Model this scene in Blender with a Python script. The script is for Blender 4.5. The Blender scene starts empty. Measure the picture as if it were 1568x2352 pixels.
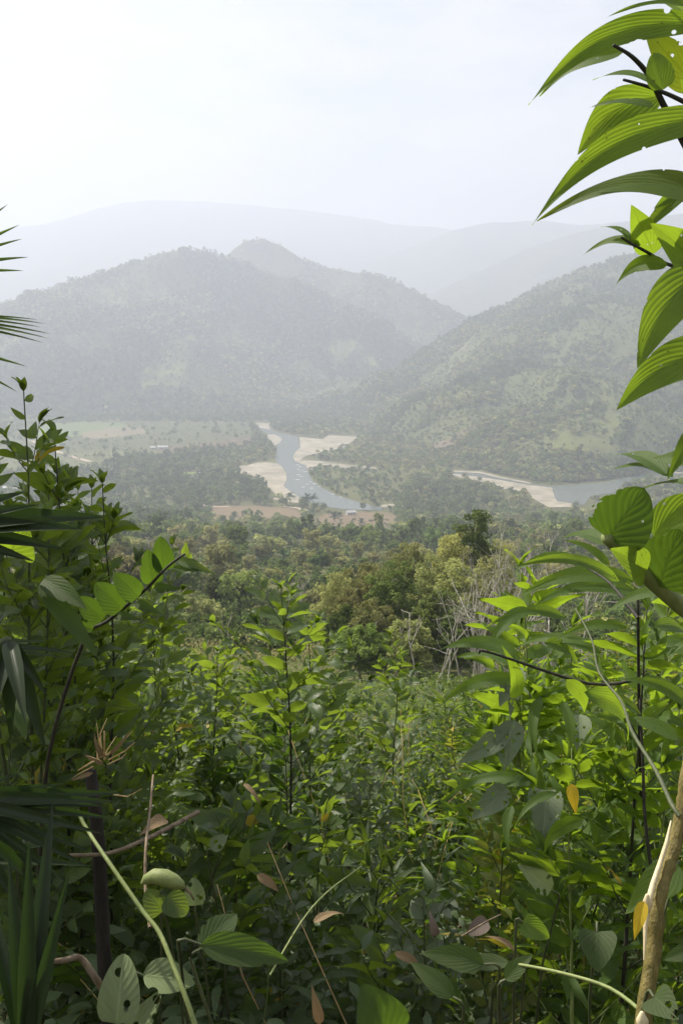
import bpy, math
import numpy as np
from mathutils import Vector

# ------------------------------------------------------------------ camera, sky, sun, exposure
SC = bpy.context.scene
COL = SC.collection
F = 2259.0; HOR = 781.0; CX, CY = 784.0, 1176.0      # focal length, horizon and centre in picture units (1568 x 2352)
PITCH = math.atan((CY - HOR) / F)
cam_d = bpy.data.cameras.new("camera"); cam = bpy.data.objects.new("camera", cam_d); COL.objects.link(cam)
cam_d.sensor_fit = 'VERTICAL'; cam_d.sensor_height = 24; cam_d.lens = 24 * F / 2352
cam.location = (0, 0, 0); cam.rotation_euler = (math.pi / 2 - PITCH, 0, 0)
cam_d.clip_start = 0.05; cam_d.clip_end = 40000
SC.camera = cam
SUN_EL, SUN_AZ = math.radians(49), math.radians(-52)     # azimuth from +Y, negative = left
S = np.array([math.sin(SUN_AZ) * math.cos(SUN_EL), math.cos(SUN_AZ) * math.cos(SUN_EL), math.sin(SUN_EL)])
sun_d = bpy.data.lights.new("sun", 'SUN'); sun = bpy.data.objects.new("sun", sun_d); COL.objects.link(sun)
sun_d.energy = 5.0; sun_d.angle = math.radians(0.5); sun_d.color = (1.0, 0.93, 0.80)
sun.rotation_euler = Vector(-S).to_track_quat('-Z', 'Y').to_euler(); sun.location = (0, 0, 1500)
W = bpy.data.worlds.new("World"); SC.world = W; W.use_nodes = True
nt = W.node_tree; nt.nodes.clear()
def wn(t, **k):
    n = nt.nodes.new(t)
    for a, b in k.items(): setattr(n, a, b)
    return n
wo = wn('ShaderNodeOutputWorld'); bg = wn('ShaderNodeBackground'); bg.inputs['Strength'].default_value = 0.052
sky = wn('ShaderNodeTexSky', sky_type='NISHITA', sun_disc=False)
sky.sun_elevation = SUN_EL; sky.sun_rotation = SUN_AZ; sky.air_density = 1.3; sky.dust_density = 3.0; sky.altitude = 400
tc = wn('ShaderNodeTexCoord'); mp = wn('ShaderNodeMapping'); mp.inputs['Scale'].default_value = (1.0, 1.0, 3.2)
n1 = wn('ShaderNodeTexNoise'); n1.inputs['Scale'].default_value = 5.5; n1.inputs['Detail'].default_value = 9; n1.inputs['Roughness'].default_value = 0.62
cr = wn('ShaderNodeValToRGB'); cr.color_ramp.elements[0].position = 0.30; cr.color_ramp.elements[1].position = 0.58
mx = wn('ShaderNodeMix', data_type='RGBA'); mx.inputs['B'].default_value = (8.6, 8.1, 7.4, 1)
mul = wn('ShaderNodeMath', operation='MULTIPLY'); mul.inputs[1].default_value = 0.75
L = nt.links.new
sx = wn('ShaderNodeSeparateXYZ'); L(tc.outputs['Generated'], sx.inputs[0])
mr = wn('ShaderNodeMapRange'); mr.inputs['From Min'].default_value = .32; mr.inputs['From Max'].default_value = .10; L(sx.outputs[2], mr.inputs['Value'])   # the cloud bank lies low over the mountains
ml = wn('ShaderNodeMath', operation='MULTIPLY_ADD'); ml.inputs[1].default_value = .25; ml.inputs[2].default_value = .70; L(mr.outputs[0], ml.inputs[0]); L(ml.outputs[0], mul.inputs[1])
L(tc.outputs['Generated'], mp.inputs['Vector']); L(mp.outputs[0], n1.inputs['Vector']); L(n1.outputs['Fac'], cr.inputs['Fac'])
L(cr.outputs['Color'], mul.inputs[0]); L(mul.outputs[0], mx.inputs['Factor']); L(sky.outputs[0], mx.inputs['A'])
L(mx.outputs['Result'], bg.inputs['Color']); L(bg.outputs[0], wo.inputs['Surface'])
SC.view_settings.view_transform = 'Standard'; SC.view_settings.look = 'None'; SC.view_settings.gamma = 1
SC.view_settings.exposure = 1.06
c = SC.cycles
c.max_bounces = 7; c.diffuse_bounces = 3; c.glossy_bounces = 2; c.transmission_bounces = 4; c.transparent_max_bounces = 12; c.volume_bounces = 1
c.use_denoising = True; c.use_adaptive_sampling = True; c.adaptive_threshold = 0.02
c.caustics_reflective = False; c.caustics_refractive = False

rng = np.random.default_rng(7)
def R(a=0., b=1.): return float(rng.uniform(a, b))

# ------------------------------------------------------------------ camera geometry
cp, sp = math.cos(PITCH), math.sin(PITCH)
def ray(X, Y):
    X, Y = np.broadcast_arrays(np.asarray(X, float), np.asarray(Y, float))
    a = (X - CX) / F; b = -(Y - CY) / F
    return np.stack([a, cp + b * sp, -sp + b * cp], -1)
def P(X, Y, d):
    """point at depth d (metres along the view axis) seen at picture position X, Y"""
    return ray(X, Y) * d
def proj(p):
    p = np.asarray(p, float); x, y, z = p[..., 0], p[..., 1], p[..., 2]
    dep = np.maximum(y * cp - z * sp, 1e-3)
    return CX + F * x / dep, CY - F * (y * sp + z * cp) / dep
def inpoly(X, Y, poly):
    ins = np.zeros(X.shape, bool); n = len(poly)
    for i in range(n):
        x0, y0 = poly[i]; x1, y1 = poly[(i + 1) % n]
        if y0 == y1: continue
        ins ^= ((Y > y0) != (Y > y1)) & (X < (x1 - x0) * (Y - y0) / (y1 - y0) + x0)
    return ins

# ------------------------------------------------------------------ noise
_pt = np.random.default_rng(3).random((256, 256))
def vnoise(x, y):
    xi = np.floor(x).astype(np.int64); yi = np.floor(y).astype(np.int64)
    fx = x - xi; fy = y - yi; fx = fx * fx * (3 - 2 * fx); fy = fy * fy * (3 - 2 * fy)
    g = lambda a, b: _pt[a & 255, b & 255]
    return (g(xi, yi) * (1 - fx) + g(xi + 1, yi) * fx) * (1 - fy) + (g(xi, yi + 1) * (1 - fx) + g(xi + 1, yi + 1) * fx) * fy
def fbm(x, y, o=4, r=.5):
    s = 0; a = 1; t = 0
    for k in range(o):
        s = s + a * (vnoise(x * 2 ** k + 17.3 * k, y * 2 ** k + 9.1 * k) - .5); t += a; a *= r
    return s / t * 2
def ridged(x, y, o=4):
    s = 0; a = 1; t = 0
    for k in range(o):
        s = s + a * (1 - np.abs(2 * vnoise(x * 2 ** k + 31.7 * k, y * 2 ** k + 5.1 * k) - 1)); t += a; a *= .5
    return s / t

# ------------------------------------------------------------------ terrain
FLOOR = -173.0
_gd = [-400, -60, -5, 0, 3, 5, 10, 20, 30, 50, 70, 120, 250, 500, 700, 900, 965, 30000]
_gz = [60, 17, -.5, -1.7, -2.35, -3.0, -4.9, -8.6, -12.2, -18.6, -24.2, -35.5, -63, -105, -137, -166, FLOOR, FLOOR]
def G(x, y):
    x = np.asarray(x, float); y = np.asarray(y, float)
    z = np.interp(y, _gd, _gz)
    k = np.clip(y / 965, 0, 1); amp = np.where(y < 965, 14 * k * (1 - k) * 2.2, 0) * np.clip(y / 60, 0, 1)
    z = z + amp * fbm(x / 170 + 3, y / 130, 4)
    z = z + np.where(np.abs(y) < 60, .25, 0) * fbm(x / 2.5, y / 2.5, 3) * np.clip(1 - y / 60, 0, 1)
    return z
def gp(X, Y):
    """ground point seen at picture position"""
    r = ray(X, Y); t = np.geomspace(1.5, 9000, 6000)
    q = r[None, :] * t[:, None]; below = q[:, 2] < G(q[:, 0], q[:, 1])
    i = int(np.argmax(below)); p = q[i]; p[2] = G(p[0], p[1]); return p

def ridge(pts, Rr, Rb):
    X, Y = np.array(pts, float).T; r = ray(X, Y)
    th = np.arctan2(r[:, 0], r[:, 1]); e = r[:, 2] / np.hypot(r[:, 0], r[:, 1])
    f = lambda v: np.interp(th, *(lambda a: (np.arctan2(ray(a[:, 0], 900)[:, 0], ray(a[:, 0], 900)[:, 1]), a[:, 1]))(np.array(v, float)))
    return th, e, f(Rr), f(Rb)
HILLS = [
 ("hill", "left", ridge([(-900,900),(-400,840),(-100,745),(0,697),(90,667),(200,640),(260,620),(320,598),(380,578),(430,571),(480,581),(540,600),(600,620),(680,648),(760,680),(840,715),(900,748),(960,790),(1020,845),(1070,905)],
        [(-900,3000),(0,3050),(430,3250),(760,3200),(1070,3000)], [(-900,2300),(430,2380),(1070,2560)]), 125, 420, 1.15),
 ("hill", "rear", ridge([(380,700),(470,630),(520,585),(560,556),(600,547),(640,560),(700,600),(760,615),(850,630),(900,640),(960,672),(1010,702),(1060,727),(1110,760),(1200,830),(1300,900)],
        [(380,3700),(600,3750),(1050,3500),(1300,3400)], [(380,2900),(1300,2900)]), 130, 480, 1.05),
 ("hill", "right", ridge([(760,960),(800,905),(850,866),(900,848),(950,820),(1000,790),(1050,760),(1080,740),(1120,722),(1180,692),(1250,655),(1330,622),(1420,592),(1480,572),(1568,545),(1700,500),(1900,460),(2400,420)],
        [(760,2350),(900,2350),(1100,2650),(1250,2750),(2400,2800)], [(760,2150),(850,1950),(950,1620),(1040,1370),(1200,1250),(1300,1215),(1450,1290),(1700,1450),(2400,1500)]), 95, 330, .95),
 ("hill", "foot", ridge([(330,960),(430,942),(520,925),(640,902),(760,880),(860,860),(950,845),(1020,870),(1080,900)],
        [(330,2560),(1080,2750)], [(330,2360),(600,2330),(1080,2400)]), 25, 120, 1.0),
 ("mountain", "far", ridge([(-1200,700),(-400,600),(-100,555),(0,527),(90,515),(160,500),(220,480),(290,463),(360,459),(450,461),(560,469),(650,478),(740,486),(830,500),(900,513),(1000,522),(1150,545),(1400,570),(2400,640)],
        [(-1200,7900),(2400,8000)], [(-1200,5000),(2400,5200)]), 160, 600, 1.1),
 ("mountain", "mid", ridge([(560,720),(700,650),(850,600),(960,560),(1050,525),(1120,512),(1180,508),(1250,506),(1330,517),(1400,511),(1500,500),(1700,480),(2400,470)],
        [(560,6700),(2400,6800)], [(560,4300),(2400,4400)]), 110, 450, 1.1),
 ("mountain", "near", ridge([(860,760),(960,690),(1060,640),(1140,605),(1210,570),(1300,540),(1400,515),(1500,498),(1700,470),(2400,440)],
        [(860,5200),(2400,5500)], [(860,3400),(2400,3600)]), 90, 350, 1.1),
]
def hillz(h, th, r):
    _, _, (T, E, RR, RB), amp, wl, pw = h
    e = np.interp(th, T, E); rr = np.interp(th, T, RR); rb = np.interp(th, T, RB)
    zr = e * rr; t = (r - rb) / (rr - rb)
    tt = np.clip(t, 0, 1); back = np.clip(1 - (r - rr) / (rr - rb), -.2, 1)
    x = r * np.sin(th); y = r * np.cos(th)
    prof = np.where(t <= 1, np.where(t < 0, t * .6, tt ** pw * (1 - .12 * np.sin(np.pi * tt))), back ** 1.2 if False else np.sign(back) * np.abs(back) ** 1.2)
    z = FLOOR - 3 + (zr - FLOOR + 3) * prof
    w = np.clip(tt * (1 - tt) * 4, 0, 1) ** .7
    s = (x + .25 * y) / wl; v = (y * .45 - .1 * x) / wl
    z = z + w * amp * (ridged(s, v, 4) - .62) * 1.6 + w * amp * .12 * fbm(x / 45, y / 45, 3)
    z = z + np.where((t > .4), 1, 0) * np.clip((t - .4) / .6, 0, 1) * amp * .05 * fbm(th * 60, th * 60 + 5, 4)
    if h[1] == 'right':    # a hollow running down the middle of the right-hand slope
        pass
    return z

# land-use patches, picture outlines -> which ground they lie on (used for ground colour and for where trees grow)
def Z5(l): return [(367.4 + .3515 * a, 918.5 + .3515 * b) for a, b in l]
def Z3(l): return [(.5 * a, 918.5 + .5 * b) for a, b in l]
def Z4(l): return [(784.4 + .4997 * a, 918.5 + .4997 * b) for a, b in l]
RIVER1 = Z5([(600,160),(650,192),(700,218),(790,248),(788,272),(750,300),(755,400),(765,415),(800,440),(828,490),(820,540),(805,560),(850,597),(920,642),(1000,676),(1100,700),(1200,715),(1450,722),(1450,700),(1400,695),(1280,662),(1150,622),(1060,572),(1000,530),(975,480),(950,432),(880,402),(870,375),(885,340),(915,305),(905,245),(880,238),(800,218),(720,197),(640,176)])
SAND = [Z5([(595,150),(640,150),(715,155),(722,196),(640,178)]), Z5([(690,222),(750,226),(785,243),(796,257),(788,275),(750,300),(735,285),(700,250)]),
 Z5([(510,430),(560,430),(640,410),(700,410),(765,414),(800,440),(829,490),(822,540),(807,562),(850,597),(925,643),(900,674),(800,660),(740,650),(755,615),(700,565),(665,515),(600,492),(530,480)]),
 Z5([(910,242),(1000,252),(1060,258),(1100,230),(1250,238),(1310,245),(1250,275),(1200,312),(1060,342),(950,367),(915,390),(1040,400),(1230,425),(1430,443),(1430,453),(1200,447),(1040,422),(1030,460),(978,472),(950,430),(880,400),(868,375),(885,340),(917,310)]),
 Z5([(1430,690),(1500,680),(1568,685),(1568,700),(1450,704)]),
 Z4([(500,338),(620,352),(740,370),(860,391),(965,403),(975,440),(985,464),(1065,478),(1060,492),(950,494),(880,455),(860,424),(740,408),(690,384),(600,368),(510,350)]),
 Z4([(500,324),(640,330),(720,350),(800,366),(870,381),(868,386),(800,374),(720,358),(640,338),(510,330)]),
 Z4([(1440,324),(1568,312),(1700,308),(1700,330),(1568,336),(1450,339)])]
RIVER2 = Z4([(505,330),(640,337),(720,357),(800,373),(870,386),(960,396),(1100,388),(1220,377),(1320,352),(1400,322),(1450,338),(1568,335),(1700,330),(1700,345),(1568,345),(1400,350),(1290,395),(1250,425),(1140,445),(1115,482),(1062,480),(983,466),(970,440),(962,405),(860,393),(740,372),(620,354),(505,342)])
GREENF = Z3([(200,118),(340,94),(570,108),(585,124),(500,138),(350,168),(150,175)])
TANF = Z3([(380,150),(500,132),(640,128),(700,150),(520,170),(385,182)])
BROWNF = Z3([(700,232),(760,215),(1000,192),(1150,165),(1160,205),(950,222),(780,240)])
LIGHTF = Z3([(0,270),(200,255),(700,225),(900,230),(720,262),(420,300),(150,330),(0,320)])
OPEN = Z3([(150,110),(600,100),(1130,105),(1180,170),(1130,215),(930,230),(700,265),(520,300),(280,340),(0,330),(0,180)])
REDF = [Z5([(330,698),(600,690),(860,706),(970,765),(700,790),(520,770),(350,800)]), Z5([(1060,750),(1300,732),(1520,738),(1560,790),(1480,835),(1350,860),(1120,855),(940,800)])]
GARDEN = Z5([(110,470),(240,468),(260,500),(150,515)])
PALE = [[(1238,1000),(1290,960),(1420,950),(1425,1000),(1412,1038),(1290,1042),(1262,1020)], [(812,946),(880,902),(965,912),(930,935),(880,948)], [(975,925),(1055,885),(1120,890),(1060,925),(1000,935)],
        [(752,800),(800,778),(880,835),(870,845),(800,832)], [(380,790),(440,760),(450,820),(400,880),(300,900),(330,850)]]
PINK = [[(985,1022),(1085,985),(1102,992),(1060,1012),(1010,1042)], [(982,806),(1060,788),(1070,795),(1010,815)], Z5([(1285,215),(1320,165),(1380,160),(1400,215),(1340,228)]), [(180,940),(340,938),(360,948),(190,950)]]
SCRUB = [(470, 1205), (700, 1215), (1010, 1222), (1010, 1262), (780, 1280), (560, 1290), (440, 1250)]
ISLAND = Z5([(970,475),(1040,430),(1230,452),(1568,455),(1568,680),(1300,655),(1150,615),(1060,565),(1005,530)])

def mesh_np(name, V, faces_n, idx, mats=(), mat_idx=None, smooth=True, uv=None, col=None):
    """V (n,3); faces_n = verts per face (all equal); idx flat int array"""
    me = bpy.data.meshes.new(name); nf = len(idx) // faces_n
    me.vertices.add(len(V)); me.vertices.foreach_set('co', np.ascontiguousarray(V, np.float32).ravel())
    me.loops.add(len(idx)); me.loops.foreach_set('vertex_index', np.ascontiguousarray(idx, np.int32).ravel())
    me.polygons.add(nf); me.polygons.foreach_set('loop_start', np.arange(nf, dtype=np.int32) * faces_n)
    me.polygons.foreach_set('loop_total', np.full(nf, faces_n, np.int32))
    if mat_idx is not None: me.polygons.foreach_set('material_index', np.asarray(mat_idx, np.int32))
    me.polygons.foreach_set('use_smooth', np.full(nf, smooth))
    for m in mats: me.materials.append(m)
    if uv is not None:
        l = me.uv_layers.new(name='UVMap'); l.data.foreach_set('uv', np.ascontiguousarray(uv[idx], np.float32).ravel())
    if col is not None:
        a = me.color_attributes.new('tone', 'FLOAT_COLOR', 'POINT'); a.data.foreach_set('color', np.ascontiguousarray(col, np.float32).ravel())
    me.update(calc_edges=True); return me
def link(name, me, parent=None, loc=(0, 0, 0)):
    o = bpy.data.objects.new(name, me); COL.objects.link(o); o.location = loc
    if parent is not None: o.parent = parent
    return o
def tag(o, label=None, cat=None, group=None, kind=None):
    if label: o['label'] = label
    if cat: o['category'] = cat
    if group: o['group'] = group
    if kind: o['kind'] = kind
    return o
def empty(name, loc, rz=0):
    o = bpy.data.objects.new(name, None); COL.objects.link(o); o.location = tuple(map(float, loc)); o.rotation_euler = (0, 0, rz); o.empty_display_size = .1
    return o
def copy_tree(o, loc, rz, sc=1., tilt=(0, 0)):
    r = o.copy(); COL.objects.link(r); r.location = tuple(map(float, loc)); r.rotation_euler = (tilt[0], tilt[1], rz)
    r.scale = (sc, sc, sc) if not isinstance(sc, tuple) else sc
    for ch in list(o.children):
        c2 = ch.copy(); COL.objects.link(c2); c2.parent = r
        for g in ch.children:
            d = g.copy(); COL.objects.link(d); d.parent = c2
    return r

# ------------------------------------------------------------------ materials
def newmat(name):
    m = bpy.data.materials.new(name); m.use_nodes = True; t = m.node_tree; t.nodes.clear(); return m, t
class NB:
    def __init__(s, t): s.t = t
    def n(s, typ, ins=None, **k):
        x = s.t.nodes.new(typ)
        for a, b in k.items(): setattr(x, a, b)
        for a, b in (ins or {}).items():
            i = x.inputs[a]
            if hasattr(b, 'is_linked') or isinstance(b, bpy.types.NodeSocket): s.t.links.new(b, i)
            else: i.default_value = b
        return x
    def math(s, op, a, b=0.): return s.n('ShaderNodeMath', {0: a, 1: b}, operation=op).outputs[0]
    def mix(s, f, a, b): return s.n('ShaderNodeMix', {'Factor': f, 'A': a, 'B': b}, data_type='RGBA').outputs['Result']
    def noise(s, vec, scale, detail=4, rough=.55): return s.n('ShaderNodeTexNoise', {'Vector': vec, 'Scale': scale, 'Detail': detail, 'Roughness': rough}).outputs['Fac']
    def ramp(s, f, a, b): return s.n('ShaderNodeMapRange', {'Value': f, 'From Min': a, 'From Max': b}).outputs[0]
def rgba(c): return (c[0], c[1], c[2], 1)

def leaf_mat(name, dark, light, trans, under, tfac=.45, rough=.42, nv=7, yellow=(.45, .33, .04), holes=0, blotch=.35, skew=.30, veinamt=.5, bites=0):
    m, t = newmat(name); b = NB(t)
    at = b.n('ShaderNodeAttribute', attribute_name='tone'); sep = b.n('ShaderNodeSeparateColor', {'Color': at.outputs['Color']})
    uv = b.n('ShaderNodeUVMap'); s2 = b.n('ShaderNodeSeparateXYZ', {'Vector': uv.outputs[0]})
    u = b.math('ABSOLUTE', s2.outputs[0]); v = s2.outputs[1]
    oi = b.n('ShaderNodeObjectInfo')
    obj = b.n('ShaderNodeTexCoord').outputs['Object']
    tone = b.math('ADD', sep.outputs[0], b.math('MULTIPLY', b.math('SUBTRACT', oi.outputs['Random'], .5), .35))
    colr = b.mix(tone, rgba(dark), rgba(light))
    nz = b.noise(obj, 18., 4)
    fine = b.noise(obj, 160., 3)
    colr = b.mix(b.math('MULTIPLY', b.ramp(nz, .35, .75), blotch), colr, rgba([x * .5 for x in dark]))  # blotches serve as leaf blemishes and as painted shadow patches
    colr = b.mix(b.math('MULTIPLY', b.ramp(fine, .52, .75), .35), colr, rgba([x * 1.25 + .01 for x in light]))
    spots = b.n('ShaderNodeTexVoronoi', {'Vector': obj, 'Scale': 95.}).outputs['Distance']
    speck = b.math('MULTIPLY', b.ramp(spots, .16, .10), b.ramp(nz, .5, .6))
    colr = b.mix(speck, colr, rgba((.16, .11, .04)))
    # side veins run out and forward from the midrib
    s = b.math('SUBTRACT', v, b.math('MULTIPLY', b.math('POWER', u, .8), skew))
    s = b.math('ADD', s, b.math('MULTIPLY', b.math('SUBTRACT', b.noise(obj, 14., 2), .5), .16))
    fr = b.math('ABSOLUTE', b.math('SUBTRACT', b.math('FRACT', b.math('MULTIPLY', s, float(nv))), .5))
    vein = b.ramp(fr, .455, .495)
    mid = b.ramp(u, .07, .02)
    vv = b.math('MAXIMUM', b.math('MULTIPLY', vein, .6), mid)
    vcol = tuple(min(1, x * 1.0 + .06) for x in light)
    colr = b.mix(b.math('MULTIPLY', vv, veinamt), colr, rgba(vcol))
    colr = b.mix(sep.outputs[1], colr, rgba(yellow))
    geo = b.n('ShaderNodeNewGeometry')
    cu = b.mix(b.math('MULTIPLY', vv, .6), rgba(under), rgba([x * 1.5 for x in under])); cu = b.mix(sep.outputs[1], cu, rgba(yellow))
    col2 = b.mix(geo.outputs['Backfacing'], colr, cu)
    bump = b.n('ShaderNodeBump', {'Strength': .2, 'Distance': .003, 'Height': b.math('SUBTRACT', b.math('MULTIPLY', b.math('SINE', b.math('MULTIPLY', fr, 3.14)), .8), b.math('MULTIPLY', mid, .6))})
    pr = b.n('ShaderNodeBsdfPrincipled', {'Base Color': col2, 'Roughness': rough, 'Normal': bump.outputs[0], 'Specular IOR Level': .22})
    tcol = b.mix(b.math('MULTIPLY', vv, .5), rgba(trans), rgba([x * .4 for x in trans])); tcol = b.mix(speck, tcol, rgba((.10, .06, .01))); tcol = b.mix(b.math('MULTIPLY', b.ramp(nz, .3, .75), .6), tcol, rgba([x * .45 for x in trans]))  # noise patches also imitate shadows in the translucent colour
    tcol = b.mix(b.math('MULTIPLY', sep.outputs[1], .9), tcol, rgba([yellow[0] * 1.2, yellow[1] * 1.1, yellow[2]]))
    tr = b.n('ShaderNodeBsdfTranslucent', {'Color': tcol, 'Normal': bump.outputs[0]})
    ms = b.n('ShaderNodeMixShader', {0: tfac, 1: pr.outputs[0], 2: tr.outputs[0]}).outputs[0]
    if holes:
        vo = b.n('ShaderNodeTexVoronoi', {'Vector': obj, 'Scale': float(holes), 'Randomness': 1.0}, feature='F1')
        big = b.noise(obj, holes * .28, 2)
        thr = b.math('MULTIPLY', b.ramp(big, *((.47, .75) if bites else (.28, .6))), .30 if bites else .42)
        isin = b.math('LESS_THAN', vo.outputs['Distance'], thr)
        isin = b.math('MULTIPLY', isin, b.math('GREATER_THAN', u, .09))
        if bites:
            bn = b.noise(obj, 38., 3); isin = b.math('MAXIMUM', isin, b.math('GREATER_THAN', b.math('ADD', u, b.ramp(bn, .62, .9)), 1.06))
        tp = b.n('ShaderNodeBsdfTransparent')
        ms = b.n('ShaderNodeMixShader', {0: isin, 1: ms, 2: tp.outputs[0]}).outputs[0]
    b.n('ShaderNodeOutputMaterial', {'Surface': ms}); return m
def bark_mat(name, c1, c2, scale=20., rough=.8, bump=.3, stretch=.25):
    m, t = newmat(name); b = NB(t); obj = b.n('ShaderNodeTexCoord').outputs['Object']
    mpn = b.n('ShaderNodeMapping', {'Vector': obj, 'Scale': (1, 1, stretch)}).outputs[0]
    nz = b.noise(mpn, scale, 6, .65)
    cc = b.mix(b.ramp(nz, .35, .65), rgba(c1), rgba(c2))
    bp = b.n('ShaderNodeBump', {'Strength': bump, 'Distance': .02, 'Height': nz})
    pr = b.n('ShaderNodeBsdfPrincipled', {'Base Color': cc, 'Roughness': rough, 'Normal': bp.outputs[0]})
    b.n('ShaderNodeOutputMaterial', {'Surface': pr.outputs[0]}); return m
def crown_mat(name, c1, c2, tfac=.45):
    m, t = newmat(name); b = NB(t); oi = b.n('ShaderNodeObjectInfo'); at = b.n('ShaderNodeAttribute', attribute_name='tone'); sep = b.n('ShaderNodeSeparateColor', {'Color': at.outputs['Color']})
    cc = b.mix(sep.outputs[0], rgba(c1), rgba(c2))
    val = b.math('ADD', .6, b.math('MULTIPLY', oi.outputs['Random'], .8))
    hs = b.n('ShaderNodeHueSaturation', {'Color': cc, 'Value': val, 'Hue': b.math('ADD', .485, b.math('MULTIPLY', b.math('FRACT', b.math('MULTIPLY', oi.outputs['Random'], 7.3)), .03))}).outputs[0]
    df = b.n('ShaderNodeBsdfDiffuse', {'Color': hs}); tr = b.n('ShaderNodeBsdfTranslucent', {'Color': hs})
    ms = b.n('ShaderNodeMixShader', {0: tfac, 1: df.outputs[0], 2: tr.outputs[0]})
    b.n('ShaderNodeOutputMaterial', {'Surface': ms.outputs[0]}); return m
def flat_mat(name, c1, c2, scale=3., rough=.7, bump=.0, spec=.3):
    m, t = newmat(name); b = NB(t); obj = b.n('ShaderNodeTexCoord').outputs['Object']; nz = b.noise(obj, scale, 6, .6)
    cc = b.mix(b.ramp(nz, .3, .7), rgba(c1), rgba(c2)); ins = {'Base Color': cc, 'Roughness': rough, 'Specular IOR Level': spec}
    if bump: ins['Normal'] = b.n('ShaderNodeBump', {'Strength': bump, 'Distance': .3, 'Height': nz}).outputs[0]
    b.n('ShaderNodeOutputMaterial', {'Surface': b.n('ShaderNodeBsdfPrincipled', ins).outputs[0]}); return m
def ground_mat(name):
    m, t = newmat(name); b = NB(t); obj = b.n('ShaderNodeTexCoord').outputs['Object']; at = b.n('ShaderNodeAttribute', attribute_name='tone').outputs['Color']
    n2 = b.noise(obj, .09, 9, .7); n3 = b.noise(obj, .9, 6, .6)
    cc = b.mix(b.math('MULTIPLY', b.ramp(n2, .35, .68), .4), at, rgba((.05, .055, .022)))
    cc = b.mix(b.math('MULTIPLY', b.ramp(n3, .4, .7), .35), cc, rgba((.09, .075, .035)))
    bp = b.n('ShaderNodeBump', {'Strength': .6, 'Distance': 1.2, 'Height': n2})
    b.n('ShaderNodeOutputMaterial', {'Surface': b.n('ShaderNodeBsdfPrincipled', {'Base Color': cc, 'Roughness': .95, 'Specular IOR Level': .1, 'Normal': bp.outputs[0]}).outputs[0]}); return m

M = {}
M['leaf'] = leaf_mat('green_leaf', (.038, .074, .014), (.112, .170, .030), (.34, .48, .04), (.085, .12, .06), .42, .38, 6, skew=.45)
M['leaf_hero'] = leaf_mat('large_leaf', (.040, .080, .012), (.105, .155, .020), (.38, .56, .03), (.075, .125, .035), .5, .5, 6, skew=.75, blotch=.4, bites=1, holes=60)
M['leaf_holed'] = leaf_mat('holed_leaf', (.035, .075, .012), (.08, .13, .02), (.34, .44, .02), (.075, .12, .035), .45, .4, 6, skew=.75, holes=75, bites=1)
M['leaf_grey'] = leaf_mat('grey_leaf', (.16, .22, .10), (.27, .34, .16), (.22, .30, .09), (.16, .20, .12), .25, .6, 8, holes=60, skew=.4)
M['leaf_pale'] = leaf_mat('pale_leaf', (.25, .31, .13), (.38, .45, .21), (.16, .22, .07), (.2, .25, .12), .2, .55, 7, holes=45, skew=.4)
M['leaf_dark'] = leaf_mat('dark_leaf', (.028, .052, .012), (.075, .115, .028), (.18, .32, .02), (.055, .08, .03), .38, .62, 6, skew=.6, veinamt=.8, bites=1, holes=36)
M['leaf_dead'] = leaf_mat('dead_leaf', (.16, .10, .05), (.30, .21, .11), (.22, .13, .05), (.25, .18, .1), .25, .75, 7, yellow=(.3, .2, .1))
M['leaf_purple'] = leaf_mat('wilted_leaf', (.20, .15, .10), (.30, .23, .16), (.16, .10, .07), (.2, .16, .13), .15, .7, 8)
M['leaf_yellow'] = leaf_mat('yellow_leaf', (.62, .44, .02), (.75, .56, .04), (.8, .55, .02), (.7, .5, .05), .4, .5, 6, blotch=.15)
M['leaf_silver'] = leaf_mat('silvery_leaf', (.07, .10, .05), (.15, .19, .10), (.22, .32, .08), (.16, .19, .13), .35, .6, 5)
M['leaf_fresh'] = leaf_mat('fresh_leaf', (.07, .10, .015), (.16, .19, .03), (.45, .50, .05), (.12, .15, .05), .45, .5, 5)
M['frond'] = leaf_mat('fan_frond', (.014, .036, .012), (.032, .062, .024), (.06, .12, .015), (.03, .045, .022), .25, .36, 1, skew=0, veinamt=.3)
M['frond_lit'] = leaf_mat('lit_frond', (.035, .09, .02), (.08, .16, .03), (.2, .34, .03), (.06, .09, .03), .35, .4, 1, skew=0, veinamt=.3)  # lighter copy of the frond colour, sunlight put into it
M['stem'] = bark_mat('green_stem', (.045, .06, .022), (.085, .10, .035), 60, .6, .15)
M['stem_dark'] = bark_mat('dark_stem', (.022, .020, .014), (.05, .045, .03), 60, .7, .2)
M['stem_light'] = bark_mat('light_green_stem', (.16, .21, .06), (.24, .28, .09), 50, .55, .2)
M['sapling'] = bark_mat('olive_bark', (.12, .10, .02), (.24, .19, .05), 95, .6, .5, .35)
M['wood'] = bark_mat('bare_wood', (.62, .50, .28), (.78, .68, .45), 60, .5, .2, .08)
M['rot'] = bark_mat('rotten_stump', (.010, .008, .006), (.03, .022, .015), 40, .9, .9)
M['twig'] = bark_mat('dead_twig', (.13, .09, .055), (.26, .20, .13), 50, .85, .5)
M['straw'] = bark_mat('dry_straw', (.55, .34, .14), (.80, .60, .30), 40, .8, .4)  # straw lightened so that splinters standing in shade look sunlit
M['bark'] = bark_mat('grey_bark', (.10, .085, .06), (.20, .17, .13), 6, .9, .5)
M['white_bark'] = bark_mat('white_bark', (.30, .27, .22), (.52, .49, .42), 8, .85, .4)
M['c_dark'] = crown_mat('dark_crown', (.065, .10, .025), (.15, .20, .055))
M['c_mid'] = crown_mat('green_crown', (.095, .140, .035), (.22, .28, .08))
M['c_olive'] = crown_mat('olive_crown', (.19, .20, .065), (.40, .41, .15))
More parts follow.
